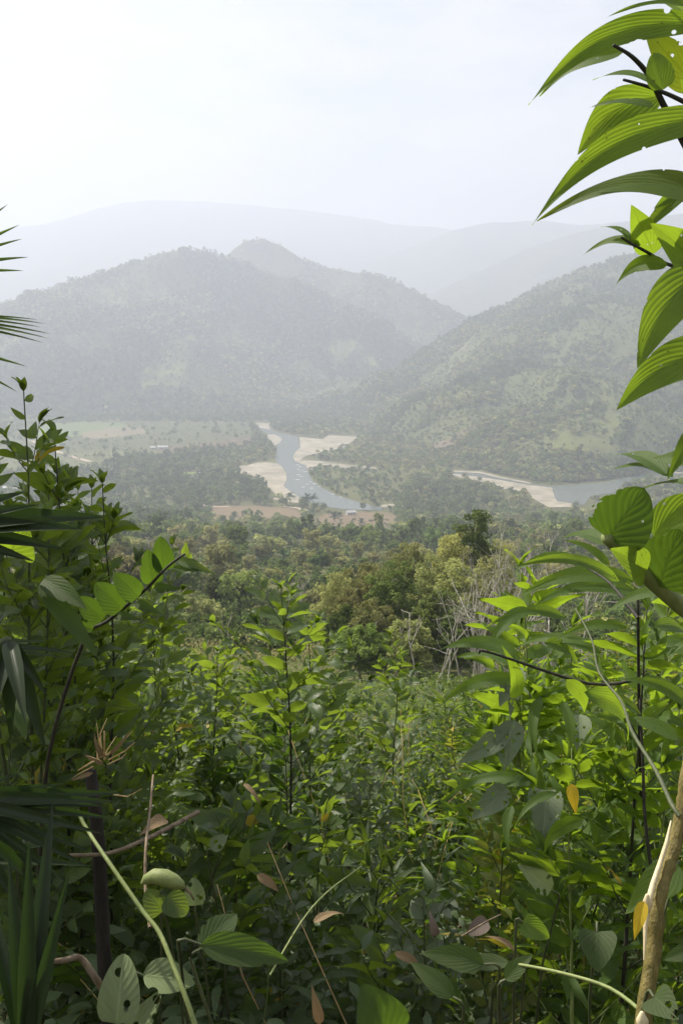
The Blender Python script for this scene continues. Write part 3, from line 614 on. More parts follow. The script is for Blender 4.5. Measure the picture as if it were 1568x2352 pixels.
# right-hand thick stem with round leaves
rb = np.array([1.05, 1.25, float(G(1.05, 1.25))]); rs = empty('round_leaved_shrub', rb); tag(rs, 'shrub with a thick furry green stem and big round veined leaves slanting in at right', 'shrub')
T = Tubes(); tubepx(T, [(2350, 2900, 1.25), (1900, 1900, 1.3), (1700, 1500, 1.3), (1568, 1395, 1.28), (1480, 1318, 1.25), (1430, 1268, 1.22), (1392, 1232, 1.2)], .016, .0085, 10)
tubepx(T, [(1540, 1372, 1.27), (1522, 1350, 1.26), (1510, 1340, 1.25)], .004, .003, 6); T.build('stem', M['stem_light'], rs, rb)
for a in [((1398, 1238), (1480, 1122), 1.2, 1.15, .92, dict(shape='round', face=.95, droop=.3, tone=.6, fold=.15, mat='leaf_dark')), ((1512, 1348), (1560, 1215), 1.25, 1.2, .95, dict(shape='round', face=.95, droop=.3, tone=.4, fold=.15, mat='leaf_dark')),
          ((1500, 1232), (1640, 1130), 1.25, 1.2, .5, dict(shape='ovate', face=.85, droop=.5, sway=.06)), ((1480, 1320), (1400, 1260), 1.22, 1.15, .5, dict(shape='ovate', face=.8, tone=0.)),
          ((1530, 1090), (1408, 1045), 1.3, 1.4, .28, dict(face=.5, sway=-.05)), ((1545, 1095), (1400, 1080), 1.3, 1.4, .2, dict(face=.4, sway=-.06)), ((1640, 1120), (1470, 1124), 1.25, 1.35, .16, dict(face=.4, sway=-.03)),
          ((1600, 980), (1530, 1105), 1.2, 1.2, .32, dict(face=.7)), ((1590, 1060), (1500, 1052), 1.2, 1.25, .4, dict(face=.7)), ((1610, 1220), (1500, 1235), 1.3, 1.3, .5, dict(face=.7, tone=.8)),
          ((1460, 1240), (1425, 1300), 1.3, 1.3, .5, dict(face=.7, tone=.9, shape='ovate')), ((1400, 1250), (1290, 1236), 1.4, 1.5, .3, dict(face=.5, sway=-.05, tone=.7))]:
    big_leaf(rs, rb, a[0], a[1], a[2], a[3], a[4], **a[5])
# long leaves in front, each arching to the left
ll = gp(1500, 2300); lr = empty('arching_plant', ll); tag(lr, 'plant of long arching leaves pointing left in front of the bare white trees', 'plant')
T = Tubes(); tubepx(T, [(1480, 2050, 2.6), (1470, 1800, 2.4), (1466, 1600, 2.2), (1464, 1370, 2.1)], .0045, .003); 
tubepx(T, [(1464, 1420, 2.1), (1400, 1340, 2.2), (1340, 1300, 2.3)], .004, .002); tubepx(T, [(1466, 1560, 2.1), (1350, 1570, 2.1), (1130, 1500, 2.0), (1100, 1500, 2.)], .004, .002)
T.add([ll, P(1480, 2050, 2.6)], .009, .008); T.build('stem', M['stem_dark'], lr, ll)
for a in [((1455, 1335), (1180, 1378), .24), ((1420, 1335), (1170, 1305), .16), ((1470, 1365), (1210, 1400), .2), ((1330, 1285), (1175, 1318), .24), ((1300, 1420), (1115, 1440), .2), ((1400, 1300), (1290, 1240), .22),
          ((1190, 1500), (1000, 1495), .28), ((1380, 1500), (1180, 1490), .2), ((1195, 1560), (1010, 1620), .22), ((1440, 1440), (1270, 1475), .22), ((1220, 1400), (1120, 1500), .3), ((1568, 1360), (1380, 1420), .25),
          ((1340, 1590), (1440, 1700), .32), ((1300, 1560), (1340, 1640), .4), ((1470, 1640), (1290, 1600), .25), ((1600, 1640), (1410, 1560), .26), ((1600, 1500), (1400, 1530), .28), ((1250, 1475), (1330, 1540), .42), ((1180,1605),(1150,1480),.3),
          ((1560, 1700), (1395, 1660), .3), ((1225, 1800), (1100, 1850), .24), ((1280, 1820), (1180, 1900), .24), ((1340, 1880), (1250, 1960), .3), ((1350, 1640), (1330, 1780), .25), ((1420, 1700), (1400, 1850), .25),((1470,1560),(1568,1600),.3),((1500,1440),(1600,1480),.3),
          ((1240, 1600), (1235, 1745), .25), ((1290, 1610), (1300, 1750), .25), ((1175, 1850), (1170, 1960), .3), ((1215, 1790), (1010, 1850), .16)]:
    dd = R(1.9, 2.5); big_leaf(lr, ll, a[0], a[1], dd, dd + R(-.1, .15), a[2] * .8, face=R(.45, .85), sway=-.07 * (1 if a[1][0] < a[0][0] else -1), droop=R(.4, .9), det=(6, 16))
# branch of oval leaves on the left
lb = gp(120, 2200); ls = empty('oval_leaved_shrub', lb); tag(ls, 'shrub with a dark branch of broad oval leaves slanting up right at left', 'shrub')
T = Tubes(); tubepx(T, [(90, 2050, 2.1), (110, 1750, 1.9), (190, 1480, 1.8), (250, 1425, 1.75), (330, 1358, 1.7), (385, 1302, 1.66), (425, 1272, 1.65)], .0045, .0018)
T.add([lb, P(90, 2050, 2.1)], .007, .0045); T.build('stem', M['stem_dark'], ls, lb)
for a in [((378, 1310), (368, 1232), .62, .3), ((352, 1340), (340, 1262), .62, .3), ((425, 1275), (428, 1242), .5, .6), ((318, 1372), (262, 1318), .7, .1), ((280, 1400), (218, 1340), .72, .1), ((235, 1425), (180, 1372), .7, .1),
          ((408, 1285), (498, 1320), .26, .6), ((395, 1305), (470, 1312), .2, .3), ((352, 1352), (420, 1352), .34, .3), ((310, 1385), (375, 1412), .34, .3), ((270, 1412), (325, 1425), .36, .3), ((215, 1445), (160, 1430), .5, .1)]:
    big_leaf(ls, lb, a[0], a[1], 1.7, 1.68, a[2], face=.85, tone=a[3], shape='round' if a[2] > .5 else 'long', droop=.35, mat='leaf_dark' if a[0][0] < 400 else 'leaf')
for a in [((30, 1262), (58, 1190), .95, dict(shape='heart', tone=1., mat='leaf_hero')), ((100, 1330), (200, 1400), .36, {}), ((90, 1340), (235, 1520), .2, {}), ((30, 1590), (60, 1700), .4, {})]:
    big_leaf(ls, lb, a[0], a[1], 1.45, 1.4, a[2], face=.8, **({'shape': 'ovate', 'mat': 'leaf_dark'} | a[3]))

# ------------------------------------------------------------------ fan palm on the left
fp = np.array([-1.15, 1.7, float(G(-1.15, 1.7))]); fpo = empty('fan_palm', fp); tag(fpo, 'dark fan palm at the left edge with pleated fronds and thin pointed leaflets', 'palm')
T = Tubes(); T.add([fp, fp + (.02, 0, .5), fp + (.03, .02, 1.0)], .05, .035, 10); T.build('trunk', M['stem_dark'], fpo, fp); crownp = fp + np.array([.03, .02, 1.0])
def fan(hub, tips, d0, d1, wf=.10, mat='frond', face=.6, droop=.3, jit=.05):
    h = P(*hub, d0); Tt = Tubes(); mid = (h + crownp) / 2 + np.array([0, 0, .12]); Tt.add([crownp, (crownp + mid) / 2 + (0, 0, .05), mid, (mid + h) / 2 + (0, 0, .03), h], .008, .005, 6)
    fr = Tt.build('petiole', M['stem'], fpo, fp); Lv = Leaves('strap', 4, 16, 0)
    for t in tips:
        p1 = P(t[0], t[1], d1 + R(-jit, jit)); ch = p1 - h; Lc = np.linalg.norm(ch); cdir = ch / Lc; view = nrm(-h); n = view * face + np.array([0, 0, 1.]) * (1 - face); n = nrm(n - cdir * np.dot(n, cdir))
        d = cdir * math.cos(droop / 2) + n * math.sin(droop / 2); Lv.add(h, d, n, Lc * 1.01, Lc * wf * (t[2] if len(t) > 2 else 1), droop, 0, .7, None)
    Lv.build('frond', M[mat], fpo, fp)
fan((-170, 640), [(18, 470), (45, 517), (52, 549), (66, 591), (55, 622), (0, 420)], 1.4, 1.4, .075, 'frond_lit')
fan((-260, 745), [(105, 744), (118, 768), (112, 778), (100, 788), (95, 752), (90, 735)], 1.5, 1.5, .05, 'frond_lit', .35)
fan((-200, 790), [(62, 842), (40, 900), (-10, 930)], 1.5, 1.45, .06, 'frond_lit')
fan((-190, 1225), [(138, 1196), (200, 1192), (245, 1188), (190, 1215), (150, 1262), (80, 1290), (90, 1160), (60, 1130)], 1.25, 1.3, .15, 'frond', .6)
fan((-180, 1500), [(110, 1475), (140, 1510), (60, 1560), (110, 1490), (0, 1620), (170, 1500)], 1.2, 1.25, .10, 'frond', .4)
fan((20, 1470), [(105, 1720), (60, 1660), (25, 1700), (-40, 1700), (110, 1600)], 1.2, 1.15, .16, 'frond', .8)
fan((-110, 1838), [(285, 1822), (275, 1842), (240, 1852), (255, 1880), (235, 1915), (205, 1955), (200, 1990), (160, 2030), (120, 2070), (70, 2120), (20, 2140), (150, 1800), (60, 1770)], 1.15, 1.2, .085, 'frond', .75, .25)
fan((60, 2420), [(68, 1925), (122, 1845), (20, 1960), (-40, 2000), (160, 2000), (110, 1900)], 1.05, 1.1, .085, 'frond', .9, .2)
fan((-120, 1980), [(150, 1975), (210, 1990), (130, 1940), (90, 2010)], 1.2, 1.25, .09, 'frond', .5)

# ------------------------------------------------------------------ curved sapling with torn bark, right
sb = P(1455, 2700, 1.25); sb[2] = float(G(sb[0], sb[1])); so = empty('curved_sapling', sb); tag(so, 'curved olive-barked sapling with a torn strip of pale wood, bottom right', 'sapling')
T = Tubes(); main = tubepx(T, [(1440, 2700, 1.2), (1478, 2330, 1.25), (1500, 2180, 1.27), (1508, 2080, 1.28), (1525, 2010, 1.3), (1548, 1940, 1.32), (1568, 1850, 1.33), (1580, 1760, 1.34), (1640, 1500, 1.4)], .0106, .0088, 12, 6)
rv = T.V[-2].reshape(-1, 12, 3); cen = rv.mean(1, keepdims=True); kk = np.arange(len(rv)); fac = 1 + .05 * np.sin(kk * 1.3) + .16 * (kk % 11 == 4) + .03 * rng.normal(0, 1, len(rv)); T.V[-2] = (cen + (rv - cen) * fac[:, None, None]).reshape(-1, 3)
T.add([sb, P(1440, 2700, 1.2)], .018, .017, 12); T.build('trunk', M['sapling'], so, sb)
T = Tubes(); tubepx(T, [(1560, 1875, 1.32), (1540, 1845, 1.34), (1505, 1770, 1.42), (1450, 1680, 1.55), (1425, 1610, 1.7), (1375, 1545, 1.8), (1358, 1470, 1.9), (1322, 1400, 2.0)], .0036, .0016, 8); T.build('branch', M['stem'], so, sb)
# torn strip: the bark is stripped off along the side facing left
T = Tubes()
Q = np.array([P(*p) for p in [(1478, 2205, 1.25), (1481, 2130, 1.258), (1486, 2080, 1.265), (1499, 2030, 1.28), (1514, 1985, 1.295), (1530, 1935, 1.308), (1540, 1885, 1.315)]]); T.add(Q, 0, 0, 6, rad=[.001, .003, .0045, .0042, .0035, .003, .001]); T.build('bare_wood', M['wood'], so, sb)
for z, rr in (((1474, 2345, 1.232), .008), ((1486, 2076, 1.255), .007)):
    T = Tubes(); p = P(*z); T.add([p + (0, 0, -.012), p, p + (-.002, -.002, .014)], 0, 0, 8, rad=[.003, rr, .002]); T.build('knot', M['wood'], so, sb)
big_leaf(so, sb, (1560, 1990), (1435, 2100), 1.36, 1.3, .45, face=.8, shape='ovate', tone=.2)
yl = P(1480, 2075, 1.22); yo = big_leaf(None, yl, (1478, 2070), (1455, 2160), 1.22, 1.22, .36, face=.8, shape='long', mat='leaf_yellow', name='yellow_leaf', droop=.6); yo.location = yl; tag(yo, 'bright yellow leaf hanging beside the torn bark of the sapling', 'leaf')
y2 = P(1308, 1810, 2.0); yo = big_leaf(None, y2, (1310, 1800), (1322, 1872), 2.0, 2.0, .42, face=.8, shape='long', mat='leaf_yellow', name='yellow_leaf'); yo.location = y2; tag(yo, 'yellow and green leaf hanging below the chewed grey leaves', 'leaf')

# ------------------------------------------------------------------ large chewed grey leaves
gb = gp(1180, 2150); go = empty('chewed_plant', gb); tag(go, 'wilting plant with big grey-green leaves eaten full of small holes', 'plant')
T = Tubes(); pts = tubepx(T, [(1215, 1950, 2.9), (1195, 1800, 2.8), (1185, 1650, 2.7), (1190, 1540, 2.65)], .009, .005); T.add([gb, P(1215, 1950, 2.9)], .012, .009); T.build('stem', M['stem_light'], go, gb)
for a in [((1180, 1655), (1150, 1800), .68, 'ovate'), ((1170, 1670), (1020, 1775), .42, 'ovate'), ((1190, 1530), (1165, 1680), .45, 'long'), ((1170, 1560), (1140, 1640), .6, 'ovate'), ((1250, 1815), (1240, 1955), .85, 'heart'), ((1165, 1810), (1060, 1900), .62, 'ovate'), ((1330, 1640), (1325, 1750), .7, 'ovate'), ((1280, 1870), (1215, 1990), .35, 'ovate')]:
    big_leaf(go, gb, a[0], (a[0][0] + .8 * (a[1][0] - a[0][0]), a[0][1] + .8 * (a[1][1] - a[0][1])), 2.35, 2.3, a[2] * .85, face=.85, mat='leaf_grey', shape=a[3], droop=.6, sway=R(-.05, .05), fold=.35)

# ------------------------------------------------------------------ near floor: single big leaves, stalks, pod, stump, litter
def loose(name, label, cat, b, t, d0, d1, wf, **k):
    p = P(b[0], b[1], d0); t = (b[0] + .85 * (t[0] - b[0]), b[1] + .85 * (t[1] - b[1])) if name in ('large_leaf', 'heart_leaf') else t
    o = big_leaf(None, p, b, t, d0, d1, wf, name=name, **k); o.location = p
    if name != 'dead_leaf':      # leaf stalk running back into the undergrowth
        q = p - (P(*t, d1) - p) * .25; g = np.array([q[0] + R(-.05, .05), q[1] + .12, max(float(G(q[0], q[1] + .12)), q[2] - .45)])
        T = Tubes(); T.add([p, q * .7 + p * .3 + (0, 0, .004), q, (q + g) / 2 + (0, .03, .02), g], .0018, .0026, 6); T.build('stalk', M['stem'], o, p)
    return tag(o, label, cat)
loose('holed_leaf', 'pale green leaf full of holes standing upright at bottom left', 'leaf', (268, 2352), (285, 2190), 1.35, 1.38, .64, face=.9, mat='leaf_pale', shape='round', tone=.8)
loose('holed_leaf', 'pale leaf with few holes lying right of the upright holed leaf', 'leaf', (328, 2240), (450, 2260), 1.4, 1.42, .7, face=.6, mat='leaf_pale', shape='ovate', tone=.5)
loose('holed_leaf', 'pale leaf under the holed leaves, cut by the bottom edge', 'leaf', (290, 2400), (375, 2270), 1.38, 1.4, .45, face=.8, mat='leaf_pale', shape='ovate', tone=.3)
loose('large_leaf', 'long dark green leaf lying across the bottom left of centre', 'leaf', (462, 2170), (700, 2215), 1.35, 1.4, .36, face=.75, mat='leaf_dark', shape='ovate')
loose('large_leaf', 'shaded leaf above the long dark leaf at the bottom', 'leaf', (460, 2180), (560, 2085), 1.4, 1.5, .42, face=.7, mat='leaf_dark', shape='ovate')
loose('heart_leaf', 'heart-shaped dark leaf at the bottom edge right of centre', 'leaf', (890, 2375), (820, 2240), 1.5, 1.5, .95, face=.85, mat='leaf_dark', shape='heart', tone=.8)
loose('large_leaf', 'ribbed green leaf pointing left beside the heart-shaped leaf', 'leaf', (1110, 2215), (940, 2185), 1.5, 1.5, .45, face=.7, mat='leaf_dark', shape='ovate', tone=.9)
loose('large_leaf', 'ribbed dark leaf pointing down left of the dead leaves', 'leaf', (1040, 2290), (925, 2195), 1.45, 1.48, .45, face=.75, mat='leaf_dark', shape='ovate', tone=.7)
loose('large_leaf', 'dark leaf spreading right of the heart-shaped leaf at the bottom', 'leaf', (1170, 2215), (1010, 2220), 1.6, 1.65, .3, face=.5, mat='leaf_dark', shape='ovate')
loose('large_leaf', 'broad dark shining leaf left of the sapling foot', 'leaf', (1370, 2140), (1372, 2250), 1.6, 1.55, .9, face=.7, mat='leaf_dark', shape='heart', tone=.3)
loose('large_leaf', 'bright green sunlit leaf with a drip tip near the dead leaves', 'leaf', (1200, 2120), (1272, 2160), 1.5, 1.5, .0001 + .75, face=.8, mat='leaf_hero', shape='heart', tone=1.)
loose('large_leaf', 'pale ribbed leaf hanging in the middle of the shaded right', 'leaf', (1265, 2045), (1172, 1975), 1.9, 1.85, .4, face=.85, mat='leaf_pale', shape='ovate', tone=.2)
loose('large_leaf', 'grey-green broad leaf behind the torn bark of the sapling', 'leaf', (1540, 2000), (1450, 2100), 1.6, 1.6, .45, face=.85, mat='leaf_dark', shape='ovate', tone=1.)
loose('large_leaf', 'ribbed leaf at the bottom edge left of the sapling foot', 'leaf', (1160, 2250), (1235, 2180), 1.4, 1.4, .5, face=.7, mat='leaf_dark', shape='ovate', tone=.9)
loose('large_leaf', 'scalloped leaf in the bottom right corner', 'leaf', (1500, 2290), (1568, 2352), 1.2, 1.15, .8, face=.85, mat='leaf_dark', shape='heart', tone=.9)
loose('large_leaf', 'leaf cut by the right edge beside the sapling', 'leaf', (1600, 2180), (1505, 2210), 1.3, 1.3, .5, face=.8, mat='leaf_dark', shape='ovate', tone=.6)
loose('dead_leaf', 'curled pinkish dead leaf standing on its tip', 'leaf', (1000, 2150), (985, 2090), 1.8, 1.8, .38, face=.8, mat='leaf_purple', shape='long', droop=1.2)
loose('dead_leaf', 'flat pinkish-brown dead leaf half in shade', 'leaf', (1120, 2115), (1075, 2145), 1.8, 1.8, .7, face=.9, mat='leaf_purple', shape='round')
loose('dead_leaf', 'orange dead leaf caught beside the diagonal stalk', 'leaf', (380, 1880), (320, 1920), 1.9, 1.8, .3, face=.7, mat='leaf_dead', shape='long')
loose('dead_leaf', 'brown narrow leaf at the bottom edge in the centre', 'leaf', (735, 2352), (715, 2260), 1.3, 1.3, .3, face=.8, mat='leaf_dead', shape='long')
for b_, t_, lab in [((905, 2190), (960, 2225), 'pale brown dead leaf lying left below the curled dead leaf'), ((1060, 2215), (1010, 2180), 'crumpled dry leaf below the flat pinkish dead leaf'), ((1180, 2185), (1110, 2150), 'long dry yellow-brown leaf right of the flat dead leaf'), ((590, 2010), (640, 2050), 'small dry leaf caught in the shade right of the pod'), ((560, 1800), (600, 1850), 'dry straw-coloured leaf hanging left of the tallest slender shrub'), ((720, 2120), (790, 2100), 'curled straw-coloured leaf by the jointed grass stalk')]:
    loose('dead_leaf', lab, 'leaf', b_, t_, R(1.75, 1.85), R(1.75, 1.85), R(.18, .35), face=R(.2, .7), mat='leaf_dead', shape='long', droop=R(.8, 1.6))
loose('round_leaf', 'left one of the two round yellow-green leaves under the pod', 'leaf', (372, 2095), (335, 2045), 1.6, 1.6, .95, face=.9, mat='leaf', shape='round', tone=1.)
loose('round_leaf', 'right one of the two round yellow-green leaves under the pod', 'leaf', (382, 2060), (430, 2100), 1.6, 1.6, .95, face=.9, mat='leaf', shape='round', tone=1.)
loose('grey_leaf', 'bluish translucent grey leaf right of the pod', 'leaf', (448, 2080), (445, 2015), 1.65, 1.65, .75, face=.9, mat='leaf_grey', shape='round', tone=.8)
loose('grey_leaf', 'bluish grey leaf in the shade above the pod', 'leaf', (485, 1950), (525, 1915), 1.9, 1.9, .7, face=.9, mat='leaf_grey', shape='ovate', tone=.8)
# pod
p = P(325, 2030, 1.6); pod = empty('green_pod', p); tag(pod, 'fat pale green seed pod lying above two round leaves, bottom left', 'pod')
T = Tubes(); q = np.array([P(325, 2030, 1.6), P(335, 2020, 1.6), P(355, 2013, 1.6), P(380, 2016, 1.59), P(400, 2025, 1.59), P(418, 2034, 1.59), P(425, 2040, 1.59)]); T.add(q, 0, 0, 12, rad=[.002, .008, .0125, .0135, .012, .007, .002]); T.build('husk', M['stem_light'], pod, p)
T = Tubes(); T.add([P(425, 2040, 1.59), P(438, 2052, 1.59), P(445, 2066, 1.6)], .0025, .0015, 6); T.build('stalk', M['twig'], pod, p)
# stalks and twigs
def stalk(name, label, pts, r0, r1, mat):
    p = P(*pts[0]); T = Tubes(); tubepx(T, pts, r0, r1, 8); o = T.build(name, M[mat], None, p); o.location = p; return tag(o, label, 'stalk' if 'stalk' in name else 'branch')
stalk('bare_stalk', 'long smooth green stalk running diagonally across the bottom left', [(470, 2420, 1.3), (430, 2300, 1.32), (395, 2210, 1.35), (365, 2140, 1.38), (330, 2095, 1.4), (250, 1980, 1.45), (200, 1905, 1.5), (178, 1862, 1.52)], .0036, .0028, 'stem_light')
stalk('dead_branch', 'grey dead branch lying up to the right behind the diagonal stalk', [(150, 1965, 1.9), (250, 1960, 2.), (330, 1930, 2.1), (400, 1895, 2.2), (455, 1865, 2.3)], .004, .0055, 'twig')
stalk('dead_branch', 'crooked dead branch in the bottom left corner', [(80, 2215, 1.3), (150, 2205, 1.35), (185, 2200, 1.38), (215, 2240, 1.38), (250, 2290, 1.4)], .0035, .0055, 'twig')
stalk('thin_stalk', 'thin reddish upright stalk beside the pod', [(345, 2130, 1.6), (335, 2050, 1.65), (335, 1950, 1.7), (345, 1860, 1.8), (352, 1780, 1.9)], .003, .002, 'twig')
stalk('thin_stalk', 'thin yellowish stalk trailing across the bottom edge right of centre', [(1190, 2215, 1.4), (1290, 2235, 1.35), (1400, 2270, 1.3), (1480, 2330, 1.25)], .0022, .0028, 'stem_light')
stalk('thin_stalk', 'thin vertical brown stem left of the curved sapling', [(1495, 2000, 2.2), (1480, 1880, 2.2), (1475, 1750, 2.2), (1468, 1600, 2.2)], .0045, .003, 'stem_dark')
stalk('thin_stalk', 'pale dry stalk slanting behind the dead leaves', [(1060, 2150, 1.7), (1110, 2120, 1.7), (1150, 2100, 1.75)], .0014, .001, 'twig')
stalk('thin_stalk', 'pale jointed grass stalk slanting up in the bottom centre', [(620, 2240, 1.5), (690, 2120, 1.6), (750, 2050, 1.7), (830, 1990, 1.8)], .0016, .0012, 'stem_light')
# stump with torn dry stalks
st0 = P(235, 2060, 2.05); st0[2] = float(G(st0[0], st0[1])); so2 = empty('cut_stump', st0); tag(so2, 'dark rotten cut stump at left with torn straw-coloured splinters on top, coloured as if sunlit', 'stump')
T = Tubes(); T.add([st0, P(228, 1960, 2.05), P(218, 1850, 2.05), P(208, 1770, 2.05)], 0, 0, 12, rad=[.016, .0145, .0135, .0125]); T.build('trunk', M['rot'], so2, st0)
for a, b_ in [((240, 1745), (240, 1680)), ((232, 1740), (222, 1660)), ((245, 1735), (305, 1680)), ((250, 1745), (310, 1705)), ((235, 1750), (200, 1735)), ((228, 1745), (180, 1770)), ((250, 1755), (290, 1730)), ((225, 1748), (232, 1690)), ((215, 1760), (165, 1790)), ((262, 1825), (325, 1812)), ((235, 1738), (246, 1650)), ((240, 1745), (268, 1690))]:
    T = Tubes(); q0 = P(*a, 1.98); q1 = P(*b_, 1.95 + R(-.05, .1)); m_ = (q0 + q1) / 2 + rng.normal(0, .006, 3); T.add([q0, m_, q1], .0018, .0016 if R() > .5 else .0006, 5); T.build('splinter', M['straw'], so2, st0)
Lv = Leaves('long', 3, 6)
for a, b_ in [((235, 1740), (205, 1690)), ((245, 1740), (212, 1705)), ((250, 1735), (300, 1690)), ((215, 1775), (160, 1790)), ((240, 1755), (190, 1740))]:
    q0 = P(*a, 1.97); q1 = P(*b_, 1.95); Lv.add(q0, q1 - q0, nrm(-q0) + rng.normal(0, .4, 3), np.linalg.norm(q1 - q0), .011, .8)
Lv.build('husks', M['leaf_dead'], so2, st0)

# ------------------------------------------------------------------ undergrowth, litter, grass
def sprigs(n, rmin, rmax, hmin, hmax, leafL, shape, wr, mat, name, xr=(-100, 1680), det=(2, 4), topcap=None, per=(5, 10)):
    Lv = Leaves(shape, det[0], det[1])
    for k in range(n):
        X = R(*xr); d = math.exp(R(math.log(rmin), math.log(rmax))); r = ray(X, 2000.); y = d; x = d * r[0] / r[1]; zg = float(G(x, y)); h = R(hmin, hmax)
        if topcap is not None and (zg + h) / d > topcap: h = max(.03, topcap * d - zg)
        lean = rng.normal(0, .25, 2); m_ = int(R(*per)); a0 = R(0, 6.28)
        for j in range(m_):
            t = (j + .6) / m_; a = a0 + j * 2.4; p = (x + lean[0] * h * t, y + lean[1] * h * t, zg + h * t); l = leafL * R(.6, 1.25)
            Lv.add(p, (math.cos(a), math.sin(a), R(-.1, .6)), (R(-.35, .35), R(-.35, .35), 1), l, l * wr * R(.8, 1.2), R(.2, 1.2), 0, R(.1, .4), None, .8 if R() < .015 else 0)
    return tag(Lv.build(name, M[mat]), kind='stuff')
o = sprigs(2600, 1.5, 7, .05, .55, .06, 'ovate', .5, 'leaf', 'undergrowth', topcap=-.44); o['label'] = 'dense low dark green undergrowth covering the near slope'; o['category'] = 'undergrowth'
o = sprigs(900, 1.9, 8, .1, .7, .12, 'long', .26, 'leaf', 'undergrowth', topcap=-.40); o['label'] = 'long-leaved green seedlings mixed through the undergrowth'; o['category'] = 'undergrowth'
o = sprigs(160, 1.45, 2.0, .15, .75, .075, 'ovate', .5, 'leaf', 'seedlings', topcap=-.5, xr=(60, 700)); o['label'] = 'leafy seedlings in the shade at the bottom left'; o['category'] = 'seedlings'
o = sprigs(700, 1.5, 5, .05, .4, .045, 'round', .9, 'leaf', 'creeper', topcap=-.46); o['label'] = 'small round-leaved creeper winding over the undergrowth'; o['category'] = 'creeper'
o = sprigs(650, 1.5, 6, .02, .25, .22, 'strap', .045, 'leaf', 'grass', topcap=-.46, det=(2, 6)); o['label'] = 'narrow grass blades in tufts between the shrubs'; o['category'] = 'grass'
o = sprigs(260, 1.6, 5, .1, .5, .09, 'long', .3, 'leaf_dead', 'dry_leaves', topcap=-.46, per=(2, 5)); o['label'] = 'curled dry brown leaves hanging in the undergrowth'; o['category'] = 'dry leaves'
o = sprigs(420, 1.5, 4, .0, .08, .07, 'ovate', .5, 'leaf_dead', 'leaf_litter', per=(2, 5)); o['label'] = 'brown dead leaves and litter on the ground of the slope'; o['category'] = 'litter'
T = Tubes()
for k in range(260):
    X = R(0, 1568); d = R(1.6, 4.5); r = ray(X, 2100.); x = d * r[0] / r[1]; zg = float(G(x, d)); T.add(curve((x, d, zg + R(0, .25)), (R(-1, 1), R(-1, 1), R(0, .8)), R(.1, .5), 6, -.3, .12), .0018, .0012, 3)
tag(T.build('dry_stems', M['twig']), 'tangle of thin dry stems on the ground under the shrubs', 'dry stems', kind='stuff')
T = Tubes()
for k in range(260):
    X = R(0, 1568); d = R(1.7, 5.); r = ray(X, 2100.); x = d * r[0] / r[1]; zg = float(G(x, d)); T.add(curve((x, d, zg), (R(-.6, .6), R(-.6, .6), 1), R(.2, .7), 7, -.9, .1), .002, .0008, 3)
tag(T.build('grass_stems', M['stem_light']), 'thin pale green stems and tendrils rising through the undergrowth', 'stems', kind='stuff')
T = Tubes()
for k in range(150):
    X = R(0, 1568); d = R(2.2, 9.); r = ray(X, 1900.); x = d * r[0] / r[1]; zg = float(G(x, d)); T.add(curve((x, d, zg), (R(-.5, .5), R(-.3, .3), 1), R(.5, 1.15), 7, -.4, .07), .0028, .001, 4)
tag(T.build('dead_stalks', M['straw']), 'thin straw-coloured dead stalks standing among the shrubs', 'dead stalks', kind='stuff')
# meadow weeds beyond the thicket
Lv = Leaves('ovate', 2, 2)
for k in range(16000):
    d = math.exp(R(math.log(13), math.log(75))); X = R(-100, 1660); r = ray(X, 1700.); x = d * r[0] / r[1]
    zg = float(G(x, d)); hh = R(.05, .8) * (.5 + fbm(np.array(x / 4), np.array(d / 4), 2) + .3); hh = max(hh, .03)
    a = R(0, 6.28); l = R(.06, .12) * (d / 22) ** .55
    Lv.add((x, d, zg + hh), (math.cos(a), math.sin(a), R(-.3, .8)), (R(-.5, .5), R(-.5, .5), 1), l * 1.5, l * .8, .8, 0, .3, None, .5 if R() < .05 else 0)
o = tag(Lv.build('meadow_weeds', M['leaf']), 'pale green weeds covering the small meadow beyond the thicket', 'weeds', kind='stuff')

# ------------------------------------------------------------------ trees
def blob(n, rg_, R3, c0, size, clumps, tone_shift=0.):
    """leaf quads gathered in clumps over the outside of a crown"""
    cl = rg_.normal(0, 1, (clumps, 3)); cl /= np.linalg.norm(cl, axis=1)[:, None]; cl *= rg_.uniform(.35, 1., (clumps, 1)); cl[:, 2] = cl[:, 2] * .9 + .05
    cl = cl * np.array(R3) + np.array(c0); cr_ = np.array(R3).mean() * rg_.uniform(.22, .42, clumps) * (1 if clumps < 60 else .55)
    k = rg_.integers(0, clumps, n); o = rg_.normal(0, 1, (n, 3)); o /= np.linalg.norm(o, axis=1)[:, None]; o *= rg_.uniform(.55, 1.05, (n, 1)); 
    p = cl[k] + o * cr_[k][:, None] * np.array([1, 1, .75])
    nn = o + rg_.normal(0, .6, (n, 3)) + np.array([0, 0, .35]); nn /= np.linalg.norm(nn, axis=1)[:, None]
    a = np.cross(nn, rg_.normal(0, 1, (n, 3))); a /= np.linalg.norm(a, axis=1)[:, None]; b = np.cross(nn, a)
    s = size * rg_.uniform(.6, 1.3, (n, 1)); q = s * rg_.uniform(.45, .8, (n, 1))
    V = np.stack([p - a * s, p - b * q, p + a * s, p + b * q], 1).reshape(-1, 3)
    tone = np.repeat(np.clip(rg_.uniform(0, 1, clumps)[k] * .6 + rg_.uniform(0, .5, n) + tone_shift, 0, 1), 4)
    return V, np.arange(4 * n), np.stack([tone, tone * 0, tone * 0, tone * 0 + 1], 1), cl
